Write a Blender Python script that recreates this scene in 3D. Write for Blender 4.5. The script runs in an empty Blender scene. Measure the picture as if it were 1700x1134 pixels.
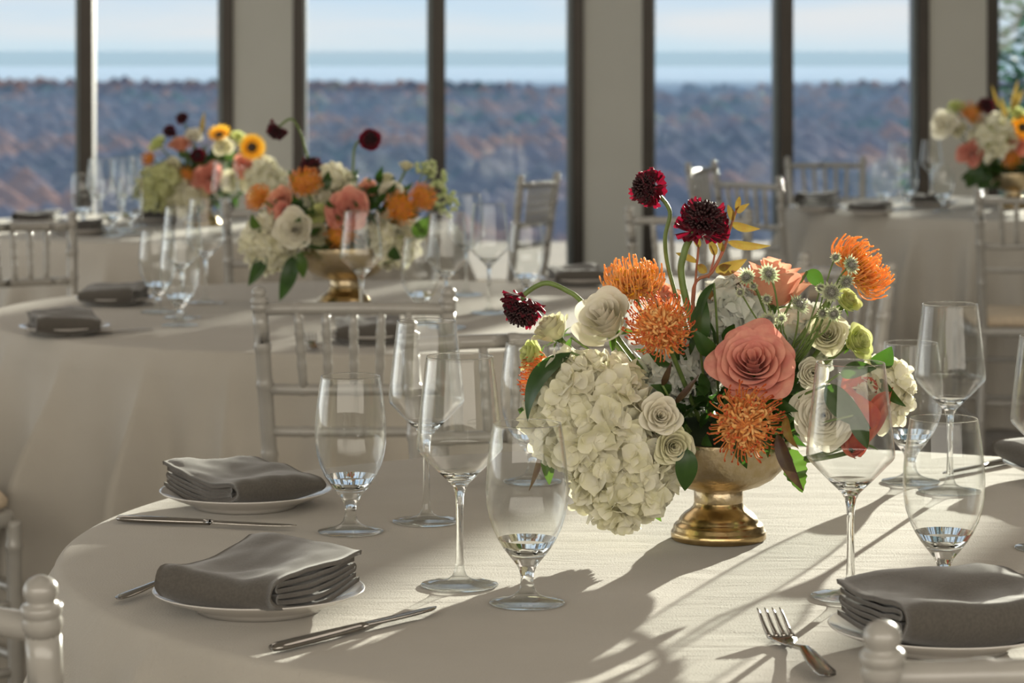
import bpy, math, random
from mathutils import Vector, Matrix, noise as mnoise
R = math.radians
PI = math.pi
SC = bpy.context.scene
COL = SC.collection

# ------------------------------------------------------------------ camera, world, sun, lights, exposure
FPX, CX, YH, CAMZ = 4450.0, 850.0, 110.0, 1.303      # focal length in px of a 1700 px frame; level camera, horizon row
cam = bpy.data.cameras.new('camera'); camo = bpy.data.objects.new('camera', cam); COL.objects.link(camo)
camo.location = (0, 0, CAMZ); camo.rotation_euler = (R(90), 0, 0)
cam.sensor_width = 36; cam.lens = FPX / 1700 * 36
cam.shift_x = 0; cam.shift_y = -(567 - YH) / 1700
cam.clip_start = .05; cam.clip_end = 30000
cam.dof.use_dof = True; cam.dof.focus_distance = 2.95; cam.dof.aperture_fstop = 10.0
SC.camera = camo
SC.view_settings.view_transform = 'Standard'
SC.view_settings.look = 'None'
SC.view_settings.gamma = 1
SC.view_settings.use_curve_mapping = False
SC.view_settings.exposure = 0.17
SC.cycles.use_denoising = True
try: SC.cycles.denoiser = 'OPENIMAGEDENOISE'
except Exception: pass
SC.cycles.max_bounces = 14; SC.cycles.diffuse_bounces = 3; SC.cycles.glossy_bounces = 4
SC.cycles.transmission_bounces = 12; SC.cycles.transparent_max_bounces = 32; SC.cycles.volume_bounces = 0
SC.cycles.caustics_reflective = False; SC.cycles.caustics_refractive = False
SC.cycles.sample_clamp_indirect = 4.0; SC.cycles.blur_glossy = .3
try: SC.cycles.use_light_tree = True
except Exception: pass

SUN_AZ, SUN_EL = 21.85, 9.5
sund = Vector((math.sin(R(SUN_AZ)) * math.cos(R(SUN_EL)), math.cos(R(SUN_AZ)) * math.cos(R(SUN_EL)), math.sin(R(SUN_EL))))
sl = bpy.data.lights.new('sun', 'SUN'); so = bpy.data.objects.new('sun', sl); COL.objects.link(so)
so.location = sund * 40; so.rotation_euler = (-sund).to_track_quat('-Z', 'Y').to_euler()
sl.energy = 12.5; sl.angle = R(.55); sl.color = (1, .93, .78)

def area(name, loc, rot, sx, sy, power, color):
    l = bpy.data.lights.new(name, 'AREA'); o = bpy.data.objects.new(name, l); COL.objects.link(o)
    l.shape = 'RECTANGLE'; l.size = sx; l.size_y = sy; l.energy = power; l.color = color
    o.location = loc; o.rotation_euler = rot
    return o
# added fill areas just under the ceiling, out of view
area('ceiling_fill', (2.4, 4.2, 3.36), (0, 0, 0), 2.4, 2.4, 20, (1, .88, .76))
area('ceiling_fill', (-2.6, 6.6, 3.36), (0, 0, 0), 2.4, 2.4, 20, (1, .88, .76))
area('ceiling_fill', (.5, 9.4, 3.34), (R(38), 0, 0), 7.0, 1.0, 26, (.93, 1, 1))  # added cool wash, tilted towards the window piers
# broad unseen fill areas, added to lift the shaded sides
area('west_fill', (-8.0, 7.0, 1.75), (R(90), 0, R(-90)), 10.0, 2.8, 130, (.90, .96, 1))  # added side fill to bring out the cloth folds; the wall here is solid
area('rear_fill', (.4, -2.6, 2.95), (R(42), 0, 0), 15.0, 4.4, 640, (1, .92, .79))  # added warm fill from behind the camera, lifts blooms and chair backs

W = bpy.data.worlds.new('world'); SC.world = W; W.use_nodes = True
nt = W.node_tree; nt.nodes.clear()
def N(nt, t, **k):
    n = nt.nodes.new(t)
    for a, b in k.items():
        if a in n.inputs: n.inputs[a].default_value = b
        else: setattr(n, a, b)
    return n
wo = N(nt, 'ShaderNodeOutputWorld'); bg = N(nt, 'ShaderNodeBackground', Strength=.86)
tc = N(nt, 'ShaderNodeTexCoord'); sep = N(nt, 'ShaderNodeSeparateXYZ')
nt.links.new(tc.outputs['Generated'], sep.inputs[0])
rmp = N(nt, 'ShaderNodeValToRGB')
nt.links.new(sep.outputs['Z'], rmp.inputs[0])
e = rmp.color_ramp.elements
e[0].position = 0; e[0].color = (.50, .66, .78, 1)
e[1].position = 1; e[1].color = (.30, .50, .90, 1)
for p, c in ((.010, (.50, .69, .84)), (.03, (.42, .63, .86)), (.2, (.50, .66, .90))):
    x = e.new(p); x.color = (*c, 1)
mp = N(nt, 'ShaderNodeMapping'); mp.inputs['Scale'].default_value = (7, 7, 60); mp.inputs['Location'].default_value = (3.3, .4, 1.2)
mp.inputs['Rotation'].default_value = (0, R(4), 0)
nt.links.new(tc.outputs['Generated'], mp.inputs[0])
nz = N(nt, 'ShaderNodeTexNoise', Scale=1.0, Detail=4.0, Roughness=.5); nt.links.new(mp.outputs[0], nz.inputs['Vector'])
cr = N(nt, 'ShaderNodeValToRGB'); cr.color_ramp.elements[0].position = .36; cr.color_ramp.elements[1].position = .64
nt.links.new(nz.outputs['Fac'], cr.inputs[0])
mr = N(nt, 'ShaderNodeMapRange'); mr.inputs['From Min'].default_value = .002; mr.inputs['From Max'].default_value = .012
nt.links.new(sep.outputs['Z'], mr.inputs[0])
mul = N(nt, 'ShaderNodeMath', operation='MULTIPLY'); nt.links.new(cr.outputs[0], mul.inputs[0]); nt.links.new(mr.outputs[0], mul.inputs[1])
mx = N(nt, 'ShaderNodeMix', data_type='RGBA'); mx.inputs['B'].default_value = (.70, .73, .79, 1)
nt.links.new(mul.outputs[0], mx.inputs['Factor']); nt.links.new(rmp.outputs[0], mx.inputs['A'])
nt.links.new(mx.outputs['Result'], bg.inputs[0]); nt.links.new(bg.outputs[0], wo.inputs[0])

# ------------------------------------------------------------------ helpers
def at(px, py, Y):                 # a point of the place at distance Y whose picture is px, py
    return Vector(((px - CX) * Y / FPX, Y, CAMZ - (py - YH) * Y / FPX))
def on(px, py, z=.75):             # a point on the horizontal plane z
    Y = FPX * (CAMZ - z) / (py - YH)
    return Vector(((px - CX) * Y / FPX, Y, z))

MATS = {}
def mat(name, col, rough=.5, metal=0, trans=0, col2=None, scale=40, bump=0, bscale=300, spec=.5, coat=0, sheen=0, tcol=None, detail=3, coord='Object', stretch=None):
    if name in MATS: return MATS[name]
    m = bpy.data.materials.new(name); m.use_nodes = True; t = m.node_tree; t.nodes.clear()
    out = N(t, 'ShaderNodeOutputMaterial'); p = N(t, 'ShaderNodeBsdfPrincipled')
    p.inputs['Roughness'].default_value = rough; p.inputs['Metallic'].default_value = metal
    p.inputs['Specular IOR Level'].default_value = spec; p.inputs['Coat Weight'].default_value = coat
    p.inputs['Sheen Weight'].default_value = sheen
    c = N(t, 'ShaderNodeTexCoord'); src = c.outputs[coord]
    if stretch:
        q = N(t, 'ShaderNodeMapping'); q.inputs['Scale'].default_value = stretch; t.links.new(src, q.inputs[0]); src = q.outputs[0]
    n = N(t, 'ShaderNodeTexNoise', Scale=scale, Detail=float(detail)); t.links.new(src, n.inputs['Vector'])
    mi = N(t, 'ShaderNodeMix', data_type='RGBA'); c2 = col2 or tuple(x * .85 for x in col)
    r = N(t, 'ShaderNodeMapRange'); r.inputs['From Min'].default_value = .35; r.inputs['From Max'].default_value = .65
    t.links.new(n.outputs['Fac'], r.inputs[0]); t.links.new(r.outputs[0], mi.inputs['Factor'])
    mi.inputs['A'].default_value = (*col, 1); mi.inputs['B'].default_value = (*c2, 1)
    t.links.new(mi.outputs['Result'], p.inputs['Base Color'])
    if bump:
        b = N(t, 'ShaderNodeBump', Strength=1.0, Distance=bump); n2 = N(t, 'ShaderNodeTexNoise', Scale=bscale, Detail=2.0)
        t.links.new(src, n2.inputs['Vector']); t.links.new(n2.outputs['Fac'], b.inputs['Height']); t.links.new(b.outputs[0], p.inputs['Normal'])
    s = p.outputs[0]
    if trans:
        tr = N(t, 'ShaderNodeBsdfTranslucent'); ms = N(t, 'ShaderNodeMixShader'); ms.inputs[0].default_value = trans
        if tcol: tr.inputs[0].default_value = (*tcol, 1)
        else: t.links.new(mi.outputs['Result'], tr.inputs[0])
        t.links.new(s, ms.inputs[1]); t.links.new(tr.outputs[0], ms.inputs[2]); s = ms.outputs[0]
    t.links.new(s, out.inputs[0]); MATS[name] = m
    return m

def clear_glass(name, thin, tint=(1, 1, 1), refl=1.0, power=3.0, ior=1.5, rough=.03):
    """thin: a wall seen face-on lets light straight through with its Fresnel reflection, edge-on it refracts; else solid glass."""
    m = bpy.data.materials.new(name); m.use_nodes = True; t = m.node_tree; t.nodes.clear()
    out = N(t, 'ShaderNodeOutputMaterial')
    g = N(t, 'ShaderNodeBsdfGlass', Roughness=rough, IOR=ior); g.inputs['Color'].default_value = (*tint, 1)
    if not thin:
        t.links.new(g.outputs[0], out.inputs[0]); MATS[name] = m; return m
    tr = N(t, 'ShaderNodeBsdfTransparent'); tr.inputs[0].default_value = (*tint, 1)
    gl = N(t, 'ShaderNodeBsdfGlossy', Roughness=rough * 1.6)
    fr = N(t, 'ShaderNodeLayerWeight', Blend=.5); f5 = N(t, 'ShaderNodeMath', operation='POWER'); f5.inputs[1].default_value = 5.0     # Schlick, the same from both sides
    sc = N(t, 'ShaderNodeMath', operation='MULTIPLY_ADD'); sc.inputs[1].default_value = .9; sc.inputs[2].default_value = .04 * refl
    t.links.new(fr.outputs['Facing'], f5.inputs[0]); t.links.new(f5.outputs[0], sc.inputs[0])
    m1 = N(t, 'ShaderNodeMixShader'); t.links.new(sc.outputs[0], m1.inputs[0]); t.links.new(tr.outputs[0], m1.inputs[1]); t.links.new(gl.outputs[0], m1.inputs[2])
    s = m1.outputs[0]
    if power:
        lw = N(t, 'ShaderNodeLayerWeight', Blend=.5); pw = N(t, 'ShaderNodeMath', operation='POWER'); pw.inputs[1].default_value = power
        t.links.new(lw.outputs['Facing'], pw.inputs[0])
        m2 = N(t, 'ShaderNodeMixShader'); t.links.new(pw.outputs[0], m2.inputs[0]); t.links.new(s, m2.inputs[1]); t.links.new(g.outputs[0], m2.inputs[2])
        s = m2.outputs[0]
    t.links.new(s, out.inputs[0]); MATS[name] = m
    return m

def tag(o, label=None, cat=None, group=None, kind=None):
    if label: o['label'] = label
    if cat: o['category'] = cat
    if group: o['group'] = group
    if kind: o['kind'] = kind
    return o
def thing(name, label, cat, loc=(0, 0, 0), rz=0, group=None, M=None):
    o = bpy.data.objects.new(name, None); COL.objects.link(o); o.empty_display_size = .05
    if M is not None: o.matrix_world = M
    else: o.location = loc; o.rotation_euler = (0, 0, rz)
    return tag(o, label, cat, group)

class MB:
    def __init__(s): s.v = []; s.f = []; s.m = []
    def add(s, vs, fs, mi=0):
        b = len(s.v); s.v += [tuple(v) for v in vs]
        s.f += [tuple(i + b for i in f) for f in fs]; s.m += [mi] * len(fs)
    def grid(s, rows, closed=False, mi=0):
        b = len(s.v); n = len(rows[0])
        for r in rows: s.v += [tuple(p) for p in r]
        for i in range(len(rows) - 1):
            k = mi[i] if isinstance(mi, (list, tuple)) else mi
            for j in range(n if closed else n - 1):
                j2 = (j + 1) % n
                s.f.append((b + i * n + j, b + i * n + j2, b + (i + 1) * n + j2, b + (i + 1) * n + j)); s.m.append(k)
    def box(s, lo, hi, mi=0):
        x0, y0, z0 = lo; x1, y1, z1 = hi
        s.add([(x0, y0, z0), (x1, y0, z0), (x1, y1, z0), (x0, y1, z0), (x0, y0, z1), (x1, y0, z1), (x1, y1, z1), (x0, y1, z1)],
              [(0, 3, 2, 1), (4, 5, 6, 7), (0, 1, 5, 4), (1, 2, 6, 5), (2, 3, 7, 6), (3, 0, 4, 7)], mi)
    def lathe(s, prof, n=48, mi=0, z0=0, cx=0, cy=0):
        rows = []
        for r, z in prof:
            r = max(r, 1e-5)
            rows.append([(cx + r * math.cos(2 * PI * j / n), cy + r * math.sin(2 * PI * j / n), z + z0) for j in range(n)])
        s.grid(rows, True, mi)
    def tube(s, path, rad, n=8, mi=0, cap=True):
        path = [Vector(p) for p in path]; k = len(path)
        if not hasattr(rad, '__len__'): rad = [rad] * k
        t0 = (path[1] - path[0]).normalized()
        u = t0.orthogonal().normalized(); rows = []
        for i, p in enumerate(path):
            t = (path[min(i + 1, k - 1)] - path[max(i - 1, 0)])
            if t.length < 1e-9: t = t0
            t = t.normalized(); u = (u - t * u.dot(t))
            u = u.normalized() if u.length > 1e-6 else t.orthogonal().normalized()
            w = t.cross(u)
            rows.append([p + (u * math.cos(2 * PI * j / n) + w * math.sin(2 * PI * j / n)) * rad[i] for j in range(n)])
        b = len(s.v); s.grid(rows, True, mi)
        if cap:
            s.f.append(tuple(b + j for j in reversed(range(n)))); s.m.append(mi if isinstance(mi, int) else mi[0])
            e = b + (k - 1) * n; s.f.append(tuple(e + j for j in range(n))); s.m.append(mi if isinstance(mi, int) else mi[-1])
    def build(s, name, mats, parent=None, smooth=True, M=None, sub=0, sol=0, bevel=0):
        me = bpy.data.meshes.new(name); me.from_pydata(s.v, [], s.f)
        if not isinstance(mats, (list, tuple)): mats = [mats]
        for m in mats: me.materials.append(m)
        if len(mats) > 1: me.polygons.foreach_set('material_index', s.m)
        if smooth: me.polygons.foreach_set('use_smooth', [True] * len(me.polygons))
        me.update()
        o = bpy.data.objects.new(name, me); COL.objects.link(o)
        if parent is not None: o.parent = parent
        if M is not None: o.matrix_world = M
        if bevel:
            d = o.modifiers.new('bevel', 'BEVEL'); d.width = bevel; d.segments = 3; d.limit_method = 'ANGLE'
        if sol:
            d = o.modifiers.new('solid', 'SOLIDIFY'); d.thickness = sol; d.offset = 0
        if sub:
            d = o.modifiers.new('sub', 'SUBSURF'); d.levels = sub; d.render_levels = sub
        return o
def dup(root, loc=None, rz=None, label=None, group=None, M=None):
    r = root.copy(); COL.objects.link(r)
    if loc is not None: r.location = loc
    if rz is not None: r.rotation_euler = (0, 0, rz)
    if M is not None: r.matrix_world = M
    if label: r['label'] = label
    if group: r['group'] = group
    for ch in list(root.children):
        c = ch.copy(); COL.objects.link(c); c.parent = r
        for g in ch.children:
            d = g.copy(); COL.objects.link(d); d.parent = c
    return r
def bez(p0, p1, p2, n=10):
    p0, p1, p2 = Vector(p0), Vector(p1), Vector(p2)
    return [p0 * (1 - t) ** 2 + p1 * 2 * t * (1 - t) + p2 * t * t for t in [i / n for i in range(n + 1)]]
def spline(pts, n=8):
    pts = [Vector(p) for p in pts]; P = [pts[0] * 2 - pts[1]] + pts + [pts[-1] * 2 - pts[-2]]; out = []
    for i in range(1, len(P) - 2):
        a, b, c, d = P[i - 1:i + 3]
        for k in range(n):
            t = k / n
            out.append(.5 * (2 * b + (c - a) * t + (2 * a - 5 * b + 4 * c - d) * t * t + (3 * b - a - 3 * c + d) * t ** 3))
    out.append(pts[-1]); return out
def frame(n, spin=0, loc=(0, 0, 0)):
    n = Vector(n).normalized(); q = n.to_track_quat('Z', 'Y').to_matrix().to_4x4()
    return Matrix.Translation(loc) @ q @ Matrix.Rotation(spin, 4, 'Z')
def sm(x): x = max(0, min(1, x)); return x * x * (3 - 2 * x)

# ------------------------------------------------------------------ materials
M_cloth = mat('linen_cloth', (.54, .505, .45), .85, col2=(.515, .48, .425), scale=8, bump=.0007, bscale=420, spec=.15, sheen=.15, trans=.12)
t = M_cloth.node_tree; b0 = [n for n in t.nodes if n.type == 'BUMP'][0]; cc = [n for n in t.nodes if n.type == 'TEX_COORD'][0]; pb = [n for n in t.nodes if n.type == 'BSDF_PRINCIPLED'][0]
q = N(t, 'ShaderNodeMapping'); q.inputs['Scale'].default_value = (7, 26, 9); q.inputs['Rotation'].default_value = (0, 0, R(12)); t.links.new(cc.outputs['Object'], q.inputs[0])
n3 = N(t, 'ShaderNodeTexNoise', Scale=1.0, Detail=4.0, Roughness=.55, Distortion=.6); t.links.new(q.outputs[0], n3.inputs['Vector'])
b3 = N(t, 'ShaderNodeBump', Strength=1.0, Distance=.0022); t.links.new(n3.outputs['Fac'], b3.inputs['Height']); t.links.new(b0.outputs[0], b3.inputs['Normal']); t.links.new(b3.outputs[0], pb.inputs['Normal'])
M_wall = mat('painted_wall', (.57, .555, .50), .8, scale=3, col2=(.55, .535, .48), bump=.0004, bscale=200)
M_frame = mat('bronze_frame', (.045, .038, .032), .35, metal=.6, scale=6)
M_frameside = mat('grey_gasket', (.12, .14, .14), .35, metal=.3)
M_ceil = mat('ceiling_plaster', (.75, .72, .67), .9, scale=4)
M_floor = mat('carpet', (.26, .235, .21), .95, scale=30, col2=(.20, .18, .16), bump=.002, bscale=250)
M_stone = mat('terrace_stone', (.20, .150, .10), .8, scale=3, col2=(.16, .12, .085), bump=.002, bscale=40)
M_chair = mat('white_lacquer', (.34, .325, .30), .26, scale=20, col2=(.37, .355, .325), spec=.6, coat=.3)
M_cush = mat('ivory_cushion', (.66, .54, .40), .8, scale=60, bump=.0004, bscale=500)
M_china = mat('white_china', (.72, .69, .66), .16, scale=5, col2=(.70, .67, .64), coat=.4)
M_nap = mat('grey_linen', (.105, .094, .082), .9, col2=(.085, .077, .068), scale=350, bump=.0003, bscale=900, spec=.2, sheen=.35, stretch=(1, 1, 1))
M_steel = mat('polished_steel', (.42, .40, .37), .17, metal=1, scale=30, col2=(.36, .34, .32))
M_gold = mat('hammered_gold', (.56, .46, .32), .34, metal=1, scale=90, col2=(.50, .39, .23), bump=.0007, bscale=160, detail=5)
M_goldfoot = mat('aged_gold', (.58, .43, .22), .24, metal=1, scale=50, col2=(.42, .30, .14), bump=.0003, bscale=90)
G_solid = clear_glass('crystal', False, (.985, .99, .985))
G_thin = clear_glass('crystal_wall', True, (.985, .99, .988), refl=.75, power=5.0, rough=.006)
G_rim = clear_glass('crystal_rim', False, rough=.14)
G_foot = clear_glass('crystal_foot', True, (.97, .98, .975), refl=1.1, power=2.2, rough=.01)
G_pane = clear_glass('window_glass', True, (.93, .97, .96), refl=1.6, power=0, rough=0.0)

def petal(name, c, c2, tr=.3, sc=60, tc=None, rough=.55):
    return mat(name, c, rough, col2=c2, scale=sc, trans=tr, tcol=tc, spec=.3, sheen=.15)
P_white = petal('white_petal', (.90, .86, .75), (.85, .81, .66), .36)
P_cream = petal('cream_petal', (.80, .76, .58), (.74, .72, .48), .3)
P_lime = petal('lime_petal', (.72, .74, .36), (.62, .68, .26), .4)
P_hyd = petal('hydrangea_petal', (.90, .87, .74), (.84, .81, .58), .36)
P_hydcool = petal('hydrangea_petal_cool', (.76, .77, .72), (.68, .70, .62), .28)
P_hydgreen = petal('hydrangea_petal_green', (.66, .66, .36), (.55, .57, .26), .3)
P_peach = petal('peach_petal', (.90, .50, .34), (.80, .38, .27), .38)
P_pink = petal('dusty_pink_petal', (.86, .42, .31), (.72, .27, .22), .32)
P_coral = petal('coral_petal', (.80, .20, .08), (.62, .10, .08), .35)
P_orange = petal('orange_style', (.98, .50, .17), (.95, .38, .09), .4, tc=(1, .5, .12))
P_tip = petal('red_orange_tip', (.88, .22, .05), (.75, .13, .03), .25)
P_amber = petal('amber_style', (.98, .66, .27), (.95, .50, .14), .35, tc=(1, .55, .12))
P_yellow = petal('golden_style', (.90, .50, .04), (.85, .38, .03), .4, tc=(1, .6, .05))
P_dark = petal('burgundy_petal', (.10, .004, .014), (.035, .002, .007), .3, tc=(.36, .006, .035))
P_black = mat('dark_floret', (.02, .006, .008), .6, col2=(.04, .008, .01), scale=200)
P_leaf = mat('leaf_green', (.045, .10, .022), .38, col2=(.03, .07, .018), scale=50, trans=.3, tcol=(.07, .18, .02), spec=.5)
P_leafb = mat('bright_leaf', (.10, .19, .035), .4, col2=(.07, .14, .025), scale=50, trans=.4, tcol=(.12, .24, .03))
P_leafy = mat('autumn_leaf', (.30, .235, .06), .5, col2=(.26, .10, .035), scale=120, trans=.3, tcol=(.26, .19, .035))
P_leafd = mat('bronze_leaf', (.06, .03, .02), .45, col2=(.08, .05, .02), scale=90, trans=.2)
P_stem = mat('green_stem', (.17, .25, .07), .45, col2=(.13, .19, .05), scale=80, trans=.12)
P_stemr = mat('red_stem', (.40, .11, .07), .5, col2=(.30, .12, .06), scale=80)
P_aster = petal('pale_bract', (.66, .70, .48), (.52, .60, .34), .35)
P_pinh = mat('grey_pin', (.11, .10, .09), .6, col2=(.40, .40, .34), scale=900)
P_bud = petal('green_white_bud', (.70, .74, .46), (.52, .62, .26), .35)
M_soil = mat('dark_green_foam', (.03, .05, .02), .9, scale=60)

# ------------------------------------------------------------------ setting
WT = .052                                       # the window wall runs slightly away to the far side
def wallpt(a, d=0): 
    c, s_ = math.cos(math.atan(WT)), math.sin(math.atan(WT))
    return Vector((a * c - d * s_, 13.6 + a * s_ + d * c, 0))
WM = Matrix.Translation((0, 13.6, 0)) @ Matrix.Rotation(math.atan(WT), 4, 'Z')
HC = 3.4
cols = [-1.257 - 1.769 * k for k in (3, 2, 1)] + [-1.257, .512, 2.281, 4.05, 5.819, 7.588]
mb = MB()
for c in cols: mb.box((c - .150, -.02, 0), (c + .150, .25, HC))
mb.box((cols[0] - .15, .0, 3.2), (cols[-1] + .15, .25, HC))
mb.box((-8.2, -.02, 0), (cols[0], .25, HC)); mb.box((cols[-1], -.02, 0), (9.4, .25, HC))
tag(mb.build('wall_north', M_wall, M=WM, smooth=False), 'pale grey painted piers between the tall windows', kind='structure')
for i in range(len(cols) - 1):
    a, b = cols[i] + .150, cols[i + 1] - .150
    w = bpy.data.objects.new('window_%d' % (i + 1), None); COL.objects.link(w); w.matrix_world = WM; w['kind'] = 'structure'
    w['label'] = 'tall floor to ceiling window with dark bronze frame'
    f = MB()
    for x0, x1 in ((a, a + .055), (b - .055, b)): f.box((x0, -.035, 0), (x1, .13, 3.2))
    f.box((a, -.03, 0), (b, .12, .06)); f.box((a, -.03, 3.14), (b, .12, 3.2))
    f.build('window_frame', M_frame, w, smooth=False, bevel=.003)
    mid = (a + b) / 2; f = MB(); f.box((mid - .034, -.05, .06), (mid + .034, .12, 3.14)); f.build('mullion', M_frame, w, smooth=False, bevel=.003)
    f = MB()
    for x in (b - .08, mid - .058, ): f.box((x, .0, .06), (x + .024, .09, 3.14))
    f.box((a + .055, .0, .06), (a + .068, .09, 3.14))
    f.build('glazing_bead', M_frameside, w, smooth=False)
    for x0, x1 in ((a + .055, mid - .034), (mid + .034, b - .055)):
        g = MB(); g.add([(x0, .05, .06), (x1, .05, .06), (x1, .05, 3.14), (x0, .05, 3.14)], [(0, 1, 2, 3)])
        g.build('window_pane', G_pane, w, smooth=False)
mb = MB(); mb.box((-8.4, -5.2, -.1), (9.6, 14.6, 0)); tag(mb.build('floor', M_floor, smooth=False), kind='structure')
mb = MB(); mb.box((-8.4, -5.2, HC), (9.6, 14.6, HC + .1)); tag(mb.build('ceiling', M_ceil, smooth=False), kind='structure')
mb = MB(); mb.box((-8.5, -5.2, 0), (-8.2, 13.3, HC)); tag(mb.build('wall_west', M_wall, smooth=False), kind='structure')
mb = MB(); mb.box((9.2, -5.2, 0), (9.5, 14.0, HC)); tag(mb.build('wall_east', M_wall, smooth=False), kind='structure')
mb = MB(); mb.box((-8.4, -5.4, 0), (9.4, -5.1, HC)); tag(mb.build('wall_south', M_wall, smooth=False), kind='structure')
mb = MB(); mb.box((-14, 14.62, -.1), (16, 20.2, -.02)); tag(mb.build('terrace_ground', M_stone, smooth=False), kind='structure')

# the land beyond: a plain of autumn woods and far ridges
rnd = random.Random(5)
def land(x, y):
    z = -30 + 3 * mnoise.noise((x / 400, y / 500, 0))
    z += 8 * sm((y - 1300) / 1000) * (.6 + 1.8 * mnoise.noise((x / 330 + 3, y / 1500, 2)))
    return z
mb = MB(); rows = []
ys = [45 * 1.095 ** i for i in range(46)]
for y in ys: rows.append([(x * y * .035 + 0, y, land(x * y * .035, y)) for x in range(-20, 24)])
mb.grid(rows)
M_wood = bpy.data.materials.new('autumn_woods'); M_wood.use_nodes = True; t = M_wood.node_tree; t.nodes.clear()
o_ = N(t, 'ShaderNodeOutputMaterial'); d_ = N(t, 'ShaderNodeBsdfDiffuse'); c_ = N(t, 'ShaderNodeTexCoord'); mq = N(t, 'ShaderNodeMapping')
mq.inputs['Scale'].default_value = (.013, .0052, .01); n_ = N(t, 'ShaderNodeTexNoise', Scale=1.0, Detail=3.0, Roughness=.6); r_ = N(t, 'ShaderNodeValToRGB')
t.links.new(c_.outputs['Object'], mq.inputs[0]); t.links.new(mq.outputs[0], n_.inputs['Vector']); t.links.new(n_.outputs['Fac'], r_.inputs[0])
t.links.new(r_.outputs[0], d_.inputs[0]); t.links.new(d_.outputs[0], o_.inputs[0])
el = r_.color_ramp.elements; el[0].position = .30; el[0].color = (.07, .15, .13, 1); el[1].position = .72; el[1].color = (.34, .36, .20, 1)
for p, c in ((.40, (.12, .14, .17)), (.51, (.19, .18, .22)), (.575, (.36, .20, .15)), (.62, (.20, .18, .20))):  # blue-grey stops put distance haze into the colour; rust and green are foliage
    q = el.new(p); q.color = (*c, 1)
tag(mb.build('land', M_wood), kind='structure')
cv = []; cf = []
import bmesh
bm = bmesh.new(); bmesh.ops.create_icosphere(bm, subdivisions=1, radius=1); cv = [v.co.copy() for v in bm.verts]; cf = [tuple(v.index for v in f.verts) for f in bm.faces]; bm.free()
mb = MB()
for k in range(14500):
    y = 330 * (2500 / 330) ** (rnd.random() ** .8); x = (rnd.random() - .5) * y * .86
    r = (3.6 + 2.4 * rnd.random()) * (1 + y / 2400); z = land(x, y) + r * .45; s1 = rnd.uniform(.8, 1.3)
    mb.add([(x + v.x * r, y + v.y * r, z + v.z * r * s1) for v in cv], cf)
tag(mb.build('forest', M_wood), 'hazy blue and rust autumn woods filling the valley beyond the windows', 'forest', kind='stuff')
mb = MB(); rows = []
for j, (y, zz) in enumerate(((5000, -60), (6400, -10), (7400, -4), (9000, -60))):
    rows.append([(x * 220.0, y, zz + (14 * mnoise.noise((x * .16, j, 7)) if 0 < j < 3 else 0)) for x in range(-14, 16)])
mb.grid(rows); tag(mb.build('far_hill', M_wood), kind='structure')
# autumn haze over the valley and at the horizon
def haze(lo, hi, dens, c, label):
    hz = MB(); hz.box(lo, hi); m = bpy.data.materials.new('haze'); m.use_nodes = True; t = m.node_tree; t.nodes.clear()
    o_ = N(t, 'ShaderNodeOutputMaterial'); a_ = N(t, 'ShaderNodeAddShader')
    v_ = N(t, 'ShaderNodeVolumeScatter', Density=dens, Anisotropy=.0); v_.inputs['Color'].default_value = (*c, 1)
    b_ = N(t, 'ShaderNodeVolumeAbsorption', Density=dens); b_.inputs['Color'].default_value = (*c, 1)
    t.links.new(v_.outputs[0], a_.inputs[0]); t.links.new(b_.outputs[0], a_.inputs[1]); t.links.new(a_.outputs[0], o_.inputs['Volume'])
    tag(hz.build('haze', m, smooth=False), label, 'haze', kind='stuff')
haze((-1500, 60, -60), (1500, 2800, -13), .0014, (.14, .215, .335), 'thin blue autumn haze lying over the wooded valley')
haze((-4500, 2900, -70), (4500, 9500, 0), .0008, (.44, .54, .67), 'pale haze along the far horizon')

# conifer outside the last window
t_ = thing('conifer_tree', 'tall green conifer outside the window beside the last pier', 'tree', (4.25, 19.2, 0))
mb = MB(); mb.tube([(0, 0, -.1), (0, 0, 3), (.1, 0, 6.5)], [.12, .09, .03]); mb.build('trunk', mat('bark', (.12, .09, .07), .9), t_)
mb = MB()
for k in range(9500):
    z = rnd.uniform(.3, 6.4); rr = (1.55 - .17 * z) * math.sqrt(rnd.random()); a = rnd.uniform(0, 2 * PI)
    p = Vector((rr * math.cos(a), rr * math.sin(a), z - rr * .25)); d = Vector((math.cos(a), math.sin(a), rnd.uniform(-.6, .5))).normalized() * rnd.uniform(.10, .20)
    s_ = d.cross(Vector((rnd.uniform(-1, 1), rnd.uniform(-1, 1), 1))).normalized() * .032
    mb.add([p, p + d * .5 + s_, p + d, p + d * .5 - s_], [(0, 1, 2, 3)])
mb.build('foliage', mat('conifer_green', (.035, .09, .075), .6, col2=(.06, .13, .10), scale=3, trans=.35, tcol=(.06, .17, .11)), t_)

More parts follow.
